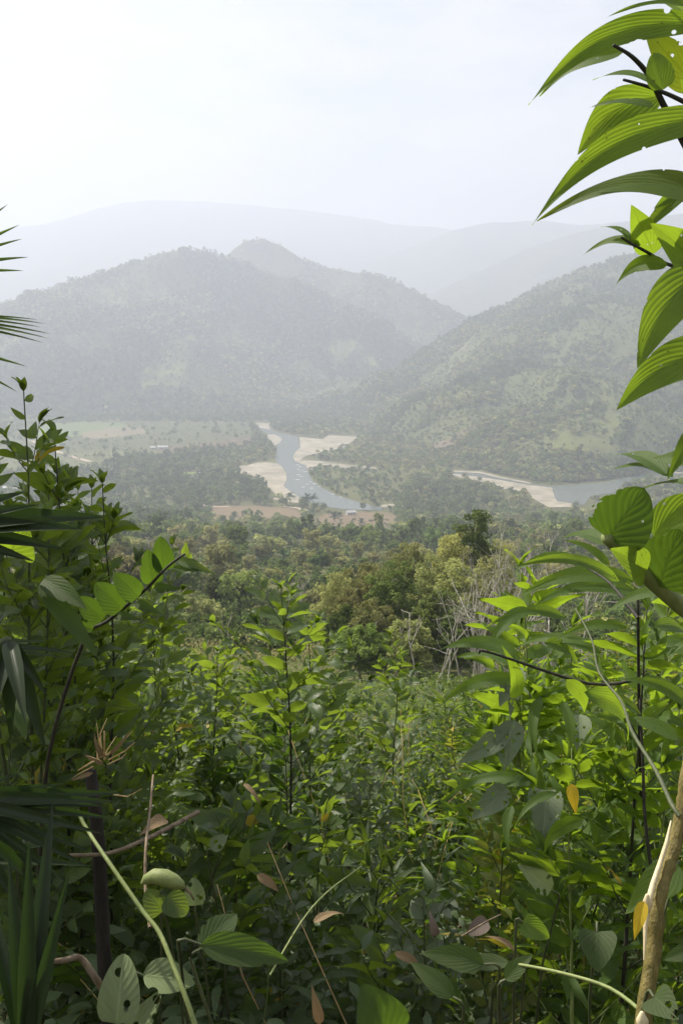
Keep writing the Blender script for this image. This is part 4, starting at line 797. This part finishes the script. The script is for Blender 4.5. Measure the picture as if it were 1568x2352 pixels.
def tree_meshes(seed, h, cr_, n, size, clumps, cmat, bmat='bark', trunk_r=None, crown_low=.35, flat=1.):
    rg_ = np.random.default_rng(seed); cz = h * (crown_low + (1 - crown_low) / 2); rz = h * (1 - crown_low) / 2
    V, I, C, cl = blob(n, rg_, (cr_, cr_, rz * flat), (0, 0, cz), size, clumps)
    crown = mesh_np('crown', V, 4, I, [M[cmat]], col=C, smooth=False)
    T = Tubes(); tr = trunk_r or h * .018; st = curve((0, 0, -.5), (rg_.normal(0, .06), rg_.normal(0, .06), 1), h * .8, 8, .2, .05, rg_); T.add(st, tr, tr * .35, 6)
    for k in range(min(9, clumps)):
        i = int(rg_.integers(2, 7)); c_ = cl[k]; m_ = (st[i] + c_) / 2 + np.array([0, 0, -.04 * h]); T.add([st[i], m_, c_], tr * .4, tr * .1, 4)
    return crown, T
def make_tree(name, seed, **k):
    crown, T = tree_meshes(seed, **k); root = empty(name, (0, 0, 0)); T.build('trunk', M[k.get('bmat', 'bark')], root); link('crown', crown, root); return root
def bare_tree(name, seed, h, r0, mat='white_bark', levels=4, spread=.55, lean=.08, n0=3):
    rg_ = np.random.default_rng(seed); root = empty(name, (0, 0, 0)); T = Tubes(); B = Tubes()
    main = curve((0, 0, -.3), (rg_.normal(0, lean), rg_.normal(0, lean), 1), h * .55, 8, .15, .06, rg_); T.add(main, r0, r0 * .6, 7); T.build('trunk', M[mat], root)
    def grow(p, d, l, r, lv):
        c_ = curve(p, d, l, 6, .25, .10, rg_); B.add(c_, r, r * .55, 4)
        if lv <= 0: return
        for q in range(int(rg_.integers(2, 4))):
            i = int(rg_.integers(2, 6)); dd = nrm(c_[i] - c_[i - 1]); grow(c_[i], nrm(dd + rg_.normal(0, spread, 3)), l * rg_.uniform(.5, .75), r * .55, lv - 1)
    for q in range(n0 + 1):
        i = 7 if q < 2 else int(rg_.integers(3, 7)); dd = nrm(main[i] - main[i - 1]); grow(main[i], nrm(dd + rg_.normal(0, spread * .8, 3)), h * .32, r0 * .55, levels - 1)
    B.build('branches', M[mat], root); return root
def put_at(o, X, d, yb=None):
    """stand a thing on the ground at picture column X and distance d"""
    r = ray(X, 1400.); x = d * r[0] / r[1]; o.location = (x, d, float(G(x, d))); return o

# the group of trees in the middle distance (70-90 m away)
mid = [
 (780, 92, 8.6, 3.0, 'c_olive', 'olive round tree at the left end of the middle clump of trees'),
 (850, 80, 9.2, 2.7, 'c_olive', 'broad olive tree second from the left in the middle clump'),
 (905, 74, 9.4, 2.3, 'c_mid', 'green tree with a dark hollow in the middle clump'),
 (945, 82, 11.2, 2.2, 'c_olive', 'tall narrow olive tree in the centre of the middle clump'),
 (1000, 78, 10.6, 2.3, 'c_olive', 'vine-hung olive tree left of the tallest tree'),
 (1085, 86, 14.6, 2.1, 'c_mid', 'tallest dark green tree crowning the middle clump'),
 (1050, 75, 9.6, 2.1, 'c_olive', 'leafy tree below the tallest crown behind white trunks'),
 (1120, 80, 9.8, 2.2, 'c_olive', 'pale olive tree behind the bare white branches'),
 (1010, 68, 6.8, 2.0, 'c_mid', 'dark low tree in front of the shaded hollow'),
 (870, 70, 6.0, 2.2, 'c_olive', 'low bushy olive tree at the foot of the middle clump'),
 (800, 76, 5.2, 2.0, 'c_bright', 'low pale green bush tree at the lower left of the middle clump'),
 (940, 64, 4.5, 1.8, 'c_olive', 'small bush beside the thin leaning trunks'),
 (1140, 88, 11.8, 2.0, 'c_olive', 'olive tree right of the tallest crown behind the bare branches'),
 (1035, 84, 12.6, 1.9, 'c_olive', 'tall olive tree touching the left side of the tallest crown'),
 (1060, 66, 5.5, 1.6, 'c_mid', 'dark bush in the hollow between the white trunks'),
 (830, 66, 4.2, 2.2, 'c_bright', 'rounded pale bush below the left end of the middle clump'),
]
for k, (X, d, h, cr_, cm, lab) in enumerate(mid):
    o = make_tree('leafy_tree', 300 + k, h=h, cr_=cr_, n=10000, size=.115, clumps=110, cmat=cm, crown_low=.10 if h < 14 else .25, trunk_r=.13, bmat='white_bark')
    put_at(o, X, d); tag(o, lab, 'tree', 'clump of trees in the middle distance')
for k, (X, d, h, lab) in enumerate([(1150, 66, 10.5, 'tallest bare white-branched tree right of the middle clump'), (1120, 64, 8.5, 'bare white tree forking low in front of the middle clump'), (1185, 70, 9.5, 'bare grey tree leaning right beside the white ones'),
        (1090, 63, 7.5, 'thin white bare tree at the dark gap of the clump'), (1230, 72, 11.0, 'bare tree with long thin grey twigs rising over the valley'), (1270, 68, 8.0, 'bare shrubby tree behind the bright long leaves'), (1330, 74, 8.5, 'bare grey tree partly behind the right-hand leaves'), (1170,60,6.5,'low many-branched white tree in front')]):
    o = bare_tree('bare_tree', 400 + k, h, .085, levels=4, spread=.4, n0=5); put_at(o, X, d); tag(o, lab, 'tree', 'bare white trees right of the middle clump')
for k, (X, d, h, lab) in enumerate([(995, 58, 5.5, 'thin leaning pale trunk in front of the middle clump'), (1030, 60, 4.2, 'straight thin pale trunk right of the leaning one'), (955, 62, 6.0, 'slim bare sapling at the left of the leaning trunk'), (905, 64, 5.0, 'slim pale trunk before the left half of the middle clump'), (1065, 62, 6.6, 'tall slim white trunk at the right edge of the dark hollow'), (1105, 61, 5.6, 'short slim white trunk left of the lowest white tree'), (860, 66, 4.4, 'leftmost slim pale trunk before the middle clump'), (512, 70, 5.4, 'slim pale tree standing alone left of the tallest slender shrub')]):
    o = bare_tree('slim_tree', 430 + k, h, .06, levels=2, lean=.12 if 'alone' not in lab else .01, n0=2); put_at(o, X, d); tag(o, lab, 'tree')
# brush under the bare trees
Lb = Tubes()
for k in range(900):
    X = R(1100, 1420); d = R(55, 68); r = ray(X, 1500.); x = d * r[0] / r[1]; zg = float(G(x, d)); Lb.add(curve((x, d, zg), (R(-.4, .4), R(-.4, .4), 1), R(1., 3.2), 4, .1, .12), .02, .01, 3)
tag(Lb.build('dry_brush', M['white_bark']), 'pale dry brush of thin twigs under the bare white trees', 'brush', kind='stuff')

for nm, n, r0_, r1_, hh_, sz, mt, lab in (('scrub', 26000, 32, 150, 1.3, .16, 'c_bright', 'pale green weeds and low bushes on the slope before the middle clump'), ('scrub', 9000, 80, 150, 2.2, .2, 'c_dry', 'brownish low bushes left below the dark slope trees')):
    d = np.exp(rng.uniform(math.log(r0_), math.log(r1_), n)); X0 = rng.uniform(-80, 1650 if nm and mt == 'c_bright' else 800, n); rr_ = ray(X0, 1500.); x = d * rr_[:, 0] / rr_[:, 1]
    den = fbm(x / 6, d / 6, 3); hgt = np.clip(den + .25, .05, 1) * hh_ * rng.uniform(.2, 1, n) ** .6; z = G(x, d) + hgt
    nn = rng.normal(0, .7, (n, 3)) + (0, 0, .6); nn /= np.linalg.norm(nn, axis=1)[:, None]; a_ = np.cross(nn, rng.normal(0, 1, (n, 3))); a_ /= np.linalg.norm(a_, axis=1)[:, None]; b_ = np.cross(nn, a_)
    s_ = sz * rng.uniform(.5, 1.2, (n, 1)); q_ = s_ * .6; p = np.stack([x, d, z], 1); V = np.stack([p - a_ * s_, p - b_ * q_, p + a_ * s_, p + b_ * q_], 1).reshape(-1, 3); tn = np.repeat(rng.uniform(0, 1, n), 4)
    tag(link(nm, mesh_np(nm, V, 4, np.arange(4 * n), [M[mt]], col=np.stack([tn, tn, tn, tn * 0 + 1], 1), smooth=False)), lab, 'scrub', kind='stuff')
# mid-size sources: slope trees 100-950 m away; each a thing
src = []
spec = [('c_dark', 11, 4.2, .25), ('c_mid', 10, 4.4, .2), ('c_olive', 9, 4.2, .2), ('c_dry', 10, 3.6, .25), ('c_bright', 6, 3.4, .1), ('c_dark', 14, 4.6, .35), ('c_mid', 13, 3.6, .3), ('c_dry', 12, 4.0, .35)]
for k, (cm, h, cr_, low) in enumerate(spec):
    src.append(make_tree('valley_tree', 500 + k, h=h, cr_=cr_, n=1500, size=.42, clumps=26, cmat=cm, crown_low=low))
src.append(bare_tree('bare_tree', 520, 10, .22, levels=3)); src.append(bare_tree('bare_tree', 521, 12, .2, levels=3))
names = ['dark round tree', 'green bushy tree', 'olive spreading tree', 'dry brownish tree', 'low pale green tree', 'tall dark tree', 'narrow green tree', 'tall dry brown tree', 'bare grey tree', 'tall bare grey tree']
bands = [(120, 180, 34), (180, 300, 80), (300, 470, 90), (470, 640, 70)]
def zone(X, Y, d):
    a = 'behind the left shrubs' if X < 300 else 'left of the tallest slender shrub' if X < 560 else 'above the tallest slender shrub' if X < 780 else 'left behind the middle clump' if X < 960 else 'behind the middle clump' if X < 1180 else 'above the long arching leaves' if X < 1400 else 'behind the round-leaved shrub'
    b = 'nearest' if d < 170 else 'near' if d < 260 else 'farther down' if d < 400 else 'towards the river'
    return b, a
usedt = [False] * len(src); cnt = 0
for lo, hi, num in bands:
    for q in range(num):
        d = R(lo, hi); X = ((cnt * .618034) % 1) * 1640 - 40; cnt += 1
        r = ray(X, 1350.); x = d * r[0] / r[1]; y = d; zg = float(G(x, y)); XX, YY = proj(np.array([x, y, zg])); XX = np.array([XX]); YY = np.array([YY])
        if any(inpoly(XX, YY - o_, p_)[0] for p_ in REDF for o_ in (0, 10, 20, 30)): continue
        if inpoly(XX, YY, SCRUB)[0] and R() < .75: continue
        if d < 200 and 560 < X < 1400 and R() < .6: continue
        patch = fbm(np.array(x / 120), np.array(y / 120), 3)
        i = int(rng.choice([0, 1, 2, 6, 8])) if patch < -.12 else int(rng.choice([1, 2, 3, 4, 7, 2])) if patch < .2 else int(rng.choice([2, 3, 4, 4, 9]))
        sc = R(.6, 1.05) * (.75 if X > 560 and d < 330 else 1)
        if not usedt[i]: usedt[i] = True; o = src[i]; o.location = (x, y, zg); o.rotation_euler = (0, 0, R(0, 6.28)); o.scale = (sc,) * 3
        else: o = copy_tree(src[i], (x, y, zg), R(0, 6.28), sc)
        bb, aa = zone(X, 0, d); tag(o, f'{names[i]} {aa}, {bb}', 'tree', 'trees scattered over the slope down to the river')
for i in range(len(src)):
    if not usedt[i]:
        put_at(src[i], 350 + 40 * i, 330); tag(src[i], f'{names[i]} on the middle slope', 'tree', 'trees scattered over the slope down to the river')

# palms
def make_palm(name, seed, h, fl):
    rg_ = np.random.default_rng(seed); root = empty(name, (0, 0, 0)); T = Tubes(); st = curve((0, 0, -.3), (0, 0, 1), h, 6, 0, .02, rg_); T.add(st, .3, .2, 7); T.build('trunk', M['bark'], root)
    V = []; n = 0
    for k in range(22):
        a = k * 2.4; el = rg_.uniform(.25, 1.35); c_ = curve(st[-1], (math.cos(a) * math.cos(el), math.sin(a) * math.cos(el), math.sin(el)), fl * rg_.uniform(.8, 1.1), 9, -1.1, .02, rg_)
        for i in range(1, 8):
            d = nrm(c_[i + 1] - c_[i - 1]); side = nrm(np.cross(d, (0, 0, 1))); w = fl * .22 * math.sin(math.pi * (i + .5) / 9.5)
            for sgn in (-1, 1):
                for e in (0, .5):
                    q = c_[i] + (c_[i + 1] - c_[i]) * e; tip = q + side * sgn * w + d * w * .6 - np.array([0, 0, .35 * w]); g = d * fl * .035
                    V += [q - g, q + g, tip + g * .3, tip - g * .3]; n += 1
    V = np.array(V); tone = np.repeat(rg_.uniform(0, 1, n), 4); link('fronds', mesh_np('fronds', V, 4, np.arange(4 * n), [M['palm']], col=np.stack([tone, tone, tone, tone * 0 + 1], 1), smooth=False), root); return root
pp = [make_palm('palm_tree', 600, 4.5, 6), make_palm('palm_tree', 601, 7, 5), make_palm('palm_tree', 602, 2.5, 5.5)]
pos = [((717, 1190), 1, .9, 'beside the dirt road in front of the river'), ((768, 1198), 0, 1., 'left one of the pair on the bare brown field'), ((779, 1192), 0, .8, 'right one of the pair on the bare brown field'), ((698, 1196), 0, .75, 'left of the bare brown field'), ((538, 1195), 0, .9, 'on the left bare field'), ((511, 1205), 0, .9, 'at the left end of the bare field'),
       ((830, 1205), 2, .8, 'at the middle of the bare brown field'), ((895, 1175), 0, .8, 'at the right end of the bare field'), ((866, 1168), 0, .8, 'by the water behind the bare field'), ((775, 1225), 2, .9, 'below the bare field'), ((665, 1212), 0, .8, 'between the two bare fields'), ((615, 1290), 0, .55, 'left one of the row over the slender shrub'), ((652, 1292), 0, .5, 'middle one of the row over the slender shrub'), ((690, 1290), 0, .55, 'third one of the row over the slender shrub'), ((735, 1288), 2, .6, 'right one of the row over the slender shrub'),
       ((667, 1160), 1, 1.3, 'tall one standing at the edge of the sandbank'), ((704, 1168), 1, 1.5, 'tall one by the lower river bend'), ((718, 1166), 1, 1.4, 'second tall one by the lower river bend'), ((325, 1040), 1, .8, 'lone one on the far left fields'), ((292, 1042), 1, .7, 'one left of the lone palm on the far fields'), ((385, 1075), 1, 1., 'left one by the white-roofed houses'), ((400, 1068), 1, 1., 'tall one by the white-roofed houses'), ((420, 1066), 1, 1.1, 'right one by the white-roofed houses'), ((412, 1100), 1, 1., 'in front of the white-roofed houses'),
       ((40, 1118), 1, 1., 'behind the left shrubs, leftmost'), ((70, 1120), 1, 1.1, 'behind the left shrubs, second'), ((20, 1110), 1, 1., 'behind the left shrubs by the small roofs')]
fu = [False] * 3
for (px, i, sc, lab) in pos:
    g = gp(*px)
    if not fu[i]: fu[i] = True; o = pp[i]; o.location = g; o.scale = (sc,) * 3
    else: o = copy_tree(pp[i], g, R(0, 6.28), sc)
    tag(o, 'palm tree, ' + lab, 'palm', 'palms on the valley floor and lower slope')

# houses
def house(X, Y, w, l, h, rz, label, name='farmhouse'):
    import bmesh
    g = gp(X, Y); root = empty(name, g, rz); tag(root, label, 'house')
    def box(nm, x0, x1, y0, y1, z0, z1, mt, par=root):
        v = [(x, y, z) for z in (z0, z1) for x, y in ((x0, y0), (x1, y0), (x1, y1), (x0, y1))]
        me = bpy.data.meshes.new(nm); me.from_pydata(v, [], [(3, 2, 1, 0), (4, 5, 6, 7), (0, 1, 5, 4), (1, 2, 6, 5), (2, 3, 7, 6), (3, 0, 4, 7)]); me.materials.append(M[mt]); return link(nm, me, par)
    box('wall', -l / 2, l / 2, -w / 2, w / 2, 0, h, 'wall'); e = .7; hz = h + w * .28
    v = [(-l / 2 - e, -w / 2 - e, h - .15), (l / 2 + e, -w / 2 - e, h - .15), (l / 2 + e, w / 2 + e, h - .15), (-l / 2 - e, w / 2 + e, h - .15), (-l / 2 - e, 0, hz), (l / 2 + e, 0, hz)]
    v += [(a, b_, c_ + .2) for a, b_, c_ in v]
    f = [(0, 1, 5, 4), (2, 3, 4, 5), (6, 10, 11, 7), (8, 11, 10, 9), (0, 6, 7, 1), (2, 8, 9, 3), (0, 4, 10, 6), (4, 3, 9, 10), (1, 7, 11, 5), (5, 11, 8, 2)]
    me = bpy.data.meshes.new('roof'); me.from_pydata(v, [], f); me.materials.append(M['roof']); link('roof', me, root)
    box('door', -.5, .5, -w / 2 - .06, -w / 2 + .02, .02, 2.1, 'door')
    for s in (-1, 1): box('window', s * l * .32 - .6, s * l * .32 + .6, -w / 2 - .05, -w / 2 + .02, .9, 2., 'glass')
for a in [(472, 1088, 9, 16, 3.2, .3, 'largest white-roofed farmhouse among trees left of the river'), (447, 1101, 6, 9, 2.8, -.2, 'small white-roofed house below the largest farmhouse'), (418, 1104, 5, 8, 2.6, .1, 'small grey-roofed house left of the farmhouses'), (374, 1031, 8, 16, 3, .05, 'long white-roofed barn out on the open fields'),
          (805, 1182, 5, 9, 2.6, .3, 'open-sided shed on the bare brown field by the river'), (703, 952, 8, 12, 3, .2, 'tiny white house at the foot of the far hill'), (693, 978, 8, 12, 3, .2, 'tiny white house on the far river bank'), (352, 1032, 6, 8, 3, 0, 'small white hut beside the long barn'), (45, 1128, 6, 12, 3, .1, 'grey-roofed house behind the left shrubs'), (18, 1126, 6, 9, 3, -.1, 'white-roofed hut at the far left edge')]:
    house(*a)

# river rocks in the rapids
import bmesh
rocks = [Z5([q])[0] for q in [(900, 425), (915, 438), (905, 455), (930, 462), (915, 470), (905, 490), (950, 470), (925, 500), (898, 520), (935, 570), (962, 550), (990, 577), (980, 535), (1010, 548), (870, 243), (845, 240), (820, 237), (890, 272), (800, 548), (1130, 615), (1180, 635), (1040, 565)]]
rk = None
for k, q in enumerate(rocks):
    r = ray(*q); p = r * ((FLOOR + .3) / r[2])
    if k == 0:
        bm = bmesh.new(); bmesh.ops.create_icosphere(bm, subdivisions=2, radius=1)
        for v in bm.verts: v.co *= 1 + .35 * (float(fbm(np.array(v.co.x * 2 + 5), np.array(v.co.y * 2 + v.co.z * 3), 3))); v.co.z *= .45
        me = bpy.data.meshes.new('river_rock'); bm.to_mesh(me); bm.free(); me.materials.append(M['rock']); rk = link('river_rock', me); o = rk
    else: o = rk.copy(); COL.objects.link(o)
    o.location = p; s_ = R(1., 2.3); o.scale = (s_ * 1.5, s_ * .8, s_ * .5); o.rotation_euler = (0, 0, R(-.3, .3))
    tag(o, 'pale rock with white water in the rapids of the river bend', 'rock', 'pale rocks in the rapids')

# ------------------------------------------------------------------ far forest: one mass per area
fsrc = []
fspec = [('c_dark', 13, 5.2, .1), ('c_mid', 12, 5.2, .1), ('c_olive', 10, 4.8, .1), ('c_dry', 11, 4.4, .2), ('c_bright', 6, 3.6, .0), ('c_dark', 17, 5.0, .3), ('c_mid', 8, 4., .05)]
fpos = [(560, 1120), (600, 1135), (640, 1150), (850, 1110), (930, 1120), (1000, 1140), (1050, 1150)]
fl = ['dark tree on the left bank just above the sandbank', 'green tree on the left bank by the sandbank', 'olive tree at the tip of the sandbank', 'dry tree on the wooded island, left', 'pale low tree on the wooded island, middle', 'tall dark tree on the wooded island', 'small green tree at the right end of the wooded island']
for k, (cm, h, cr_, low) in enumerate(fspec):
    rg_ = np.random.default_rng(700 + k); cz = h * (low + (1 - low) / 2); V, I, C, cl = blob(150, rg_, (cr_, cr_, h * (1 - low) / 2), (0, 0, cz), 1.15, 14)
    T = Tubes(); T.add([(0, 0, -1), (0, 0, h * .7)], .3, .12, 4); TV = np.concatenate(T.V); TI = np.concatenate(T.I).reshape(-1, 4)[:4]
    VV = np.concatenate([V, TV]); II = np.concatenate([I, (TI + len(V)).ravel()]); CC = np.concatenate([C, np.tile([.5, .5, .5, 1], (len(TV), 1))])
    me = mesh_np('broadleaf_tree', VV, 4, II, [M[cm], M['bark']], mat_idx=[0] * (len(I) // 4) + [1] * 4, col=CC, smooth=False)
    o = link('broadleaf_tree', me); o.location = gp(*fpos[k]); tag(o, fl[k], 'tree'); fsrc.append(o)
for q_, lab in [((285, 993), 'leftmost round tree of the row on the far open fields'), ((307, 991), 'second round tree of the row on the far fields'), ((332, 988), 'third round tree standing free on the far fields'), ((352, 991), 'right round tree of the row on the far fields'), ((404, 982), 'single round tree at the far edge of the fields'), ((175, 1003), 'wide dark tree on the far fields behind the left shrub'), ((470, 988), 'lone tree near the bend at the right of the fields'), ((145, 1030), 'tree by the dirt road on the far fields')]:
    o = fsrc[0].copy(); COL.objects.link(o); o.location = gp(*q_); o.scale = (1, 1, .8) if q_[0] != 175 else (1.6, 1.2, .9); o.rotation_euler = (0, 0, R(0, 6)); tag(o, lab, 'tree', 'round trees on the open fields')
def forest(name, pts, kinds, scale, label):
    n = len(pts); me = bpy.data.meshes.new(name); me.vertices.add(n); me.vertices.foreach_set('co', np.ascontiguousarray(pts, np.float32).ravel())
    a = me.attributes.new('kind_id', 'INT', 'POINT'); a.data.foreach_set('value', np.asarray(kinds, np.int32)); a = me.attributes.new('size', 'FLOAT', 'POINT'); a.data.foreach_set('value', np.asarray(scale, np.float32))
    a = me.attributes.new('turn', 'FLOAT', 'POINT'); a.data.foreach_set('value', rng.uniform(0, 6.28, n).astype(np.float32))
    o = link(name, me); ng = bpy.data.node_groups.new(name, 'GeometryNodeTree'); ng.interface.new_socket('Geometry', in_out='INPUT', socket_type='NodeSocketGeometry'); ng.interface.new_socket('Geometry', in_out='OUTPUT', socket_type='NodeSocketGeometry')
    gi = ng.nodes.new('NodeGroupInput'); go_ = ng.nodes.new('NodeGroupOutput'); jn = ng.nodes.new('GeometryNodeJoinGeometry'); lk = ng.links.new
    def at(nm, ty):
        q = ng.nodes.new('GeometryNodeInputNamedAttribute'); q.data_type = ty; q.inputs[0].default_value = nm; return q.outputs[0]
    kk, ss, tt = at('kind_id', 'INT'), at('size', 'FLOAT'), at('turn', 'FLOAT'); cx = ng.nodes.new('ShaderNodeCombineXYZ'); lk(tt, cx.inputs[2])
    for i, s_ in enumerate(fsrc):
        oi = ng.nodes.new('GeometryNodeObjectInfo'); oi.inputs['Object'].default_value = s_; oi.inputs['As Instance'].default_value = True
        cmp_ = ng.nodes.new('FunctionNodeCompare'); cmp_.data_type = 'INT'; cmp_.operation = 'EQUAL'
        ii = [s for s in cmp_.inputs if s.type == 'INT']; lk(kk, ii[0]); ii[1].default_value = i
        ip = ng.nodes.new('GeometryNodeInstanceOnPoints'); lk(gi.outputs[0], ip.inputs['Points']); lk(cmp_.outputs[0], ip.inputs['Selection']); lk(oi.outputs['Geometry'], ip.inputs['Instance']); lk(cx.outputs[0], ip.inputs['Rotation']); lk(ss, ip.inputs['Scale'])
        lk(ip.outputs[0], jn.inputs[0])
    lk(jn.outputs[0], go_.inputs[0]); md = o.modifiers.new('trees', 'NODES'); md.node_group = ng
    return tag(o, label, 'forest', kind='stuff')
nopatch = PALE + PINK + SAND + [RIVER1, RIVER2]
def kinds_for(x, y, n):
    p = fbm(x / 260 + 9, y / 260, 3) + rng.normal(0, .18, n); k = np.full(n, 0); u = rng.random(n)
    k[p < -.05] = np.where(u < .45, 0, np.where(u < .7, 1, np.where(u < .85, 5, 6)))[p < -.05]
    k[p >= -.05] = np.where(u < .3, 1, np.where(u < .55, 2, np.where(u < .72, 6, np.where(u < .86, 4, 3))))[p >= -.05]
    k[p >= .22] = np.where(u < .4, 2, np.where(u < .65, 3, np.where(u < .85, 4, 1)))[p >= .22]
    return k
hl = {'left': (30000, 'wooded mass covering the broad left hill'), 'rear': (14000, 'wooded mass covering the pointed hill behind'), 'right': (34000, 'wooded mass covering the long right-hand slope'), 'foot': (6000, 'wooded mass on the low foothill between the slopes')}
for h in HILLS:
    if h[1] not in hl: continue
    n, lab = hl[h[1]]; T_, E_, RR_, RB_ = h[2]; th = rng.uniform(max(T_.min(), -.40), min(T_.max(), .40), n); s = rng.uniform(-.03, 1.03, n)
    rb = np.interp(th, T_, RB_); rr = np.interp(th, T_, RR_); r = rb + (rr - rb) * s; x = r * np.sin(th); y = r * np.cos(th); z = hillz(h, th, r)
    X, Y = proj(np.stack([x, y, z], 1)); keep = z > FLOOR - 2
    for q in PALE + PINK: keep &= ~inpoly(X + 7 * fbm(x / 30, y / 30, 3), Y + 6 * fbm(x / 30 + 9, y / 30, 3), q) | (rng.random(n) < .2)
    dens = fbm(x / 110, y / 110, 3); keep &= (dens < .12) | (rng.random(n) < .45)
    k = kinds_for(x, y, n); sc = rng.uniform(.55, 1.15, n) * (1.15 if h[1] in ('left', 'rear') else .95); sc[dens > .12] *= .6
    forest('forest', np.stack([x, y, z - .5], 1)[keep], k[keep], sc[keep], lab)
# valley floor and lower slope
n = 42000; th = rng.uniform(-.40, .40, n); r = np.sqrt(rng.uniform(430 ** 2, 2450 ** 2, n)); x = r * np.sin(th); y = r * np.cos(th); z = G(x, y); X, Y = proj(np.stack([x, y, z], 1))
keep = np.ones(n, bool)
for q in [RIVER1, RIVER2] + SAND: keep &= ~inpoly(X, Y, q) & ~inpoly(X, Y + 3, q) & (~inpoly(X, Y - 7, q) | (rng.random(n) < .1)) & (~inpoly(X, Y - 13, q) | (rng.random(n) < .35))
for q in REDF + [GARDEN, OPEN]: keep &= ~inpoly(X, Y, q) | (rng.random(n) < .004) | ((np.abs(fbm(x / 160 + 3, y / 160 + 8, 2)) < .012) & (q is OPEN))
for q in REDF: keep &= (~inpoly(X, Y - 8, q) & ~inpoly(X, Y - 16, q)) | (rng.random(n) < .12)
keep &= ~inpoly(X, Y, SCRUB) | (rng.random(n) < .3)
keep |= inpoly(X, Y, ISLAND)
dens = fbm(x / 70 + 4, y / 70, 3); keep &= (dens < .1) | (rng.random(n) < .5)
k = kinds_for(x, y, n); isl = inpoly(X, Y, ISLAND); k[isl] = rng.choice([1, 4, 6, 4], n)[isl]; sc = rng.uniform(.4, 1.0, n); sc[isl] *= .75
forest('forest', np.stack([x, y, z], 1)[keep], k[keep], sc[keep], 'wooded mass over the valley floor around the river')
# crops of the open fields: rows of small bushes
n = 5200; th = rng.uniform(-.40, .1, n); r = rng.uniform(1150, 2500, n); r = np.round(r / 14) * 14 + rng.normal(0, .8, n); x = r * np.sin(th); y = r * np.cos(th); X, Y = proj(np.stack([x, y, np.full(n, FLOOR)], 1))
keep = inpoly(X, Y, OPEN) & ~inpoly(X, Y, GREENF) & ~inpoly(X, Y, TANF); forest('orchard', np.stack([x, y, np.full(n, FLOOR)], 1)[keep], rng.choice([1, 2, 6, 0], n)[keep], rng.uniform(.12, .3, n)[keep], 'rows of small bushes on the open fields left of the river')
# low bushes on the near slope
n = 9000; X0 = rng.uniform(-60, 1640, n); d = np.exp(rng.uniform(math.log(95), math.log(900), n)); rr_ = ray(X0, np.full(n, 1400.)); x = d * rr_[:, 0] / rr_[:, 1]; z = G(x, d); X, Y = proj(np.stack([x, d, z], 1)); keep = np.ones(n, bool)
for q in REDF: keep &= ~inpoly(X, Y, q) | (rng.random(n) < .5)
forest('scrub', np.stack([x, d, z - .3], 1)[keep], kinds_for(x, d, n)[keep], (rng.uniform(.08, .22, n) + d / 4000)[keep], 'low scrub and bushes covering the slope down to the river')

# ------------------------------------------------------------------ tree outside the frame at left that shades the foreground
tb = np.array([-3.0, 2.9, float(G(-3.0, 2.9))]); to = empty('shade_tree', tb); tag(to, 'leafy tree just outside the left edge whose crown shades the near undergrowth', 'tree')
T = Tubes(); trunkc = curve(tb, (.0, .0, 1), 5.6, 10, .1, .03); T.add(trunkc, .11, .06, 10); T.build('trunk', M['bark'], to, tb)
Lv = Leaves('ovate', 2, 4); B = Tubes()
hero_line = np.array([.35, 1.0, .15])
for k in range(145):
    if k < 115: c0 = np.array([R(-1.4, .75), R(1.4, 3.0), R(-2.0, -1.0)]) + S * R(3.6, 4.8)
    else: c0 = np.array([R(-1.1, -.35), R(1.0, 1.8), R(-1.6, -1.0)]) + S * R(3.2, 4.0)
    if not (c0[0] / c0[1] < -.42 or c0[2] / c0[1] > .48): continue
    w_ = c0 - hero_line; 
    if np.linalg.norm(w_ - S * np.dot(w_, S)) < .6: continue
    if c0[2] < -.4: continue
    i_ = int(np.argmin(np.linalg.norm(trunkc - c0, axis=1))); B.add([trunkc[i_], (trunkc[i_] + c0) / 2 + (0, 0, .12), c0], .012, .004, 4)
    for j in range(20):
        p = c0 + rng.normal(0, .15, 3)
        if not (p[0] / p[1] < -.41 or p[2] / p[1] > .44): continue
        a = R(0, 6.28); Lv.add(p, (math.cos(a), math.sin(a), R(-.5, .2)), (R(-.4, .4), R(-.4, .4), 1), .16, .085, .6)
Lv.build('crown', M['leaf'], to, tb); B.build('branches', M['bark'], to, tb)

# ------------------------------------------------------------------ haze: one closed box of even, thin air round everything
hz = bpy.data.meshes.new('haze'); x0, x1, y0, y1, z0, z1 = -16000, 16000, -16000, 16000, FLOOR - 12, 1190
hz.from_pydata([(x, y, z) for z in (z0, z1) for x, y in ((x0, y0), (x1, y0), (x1, y1), (x0, y1))], [], [(3, 2, 1, 0), (4, 5, 6, 7), (0, 1, 5, 4), (1, 2, 6, 5), (2, 3, 7, 6), (3, 0, 4, 7)])
m, t = newmat('hazy_air'); b = NB(t); v = b.n('ShaderNodeVolumePrincipled', {'Color': (.725, .785, .945, 1), 'Density': .00033, 'Anisotropy': .24}); o_ = b.n('ShaderNodeOutputMaterial'); t.links.new(v.outputs[0], o_.inputs['Volume'])
hz.materials.append(m); tag(link('haze', hz), 'thin pale haze filling the valley air', 'haze', kind='stuff')
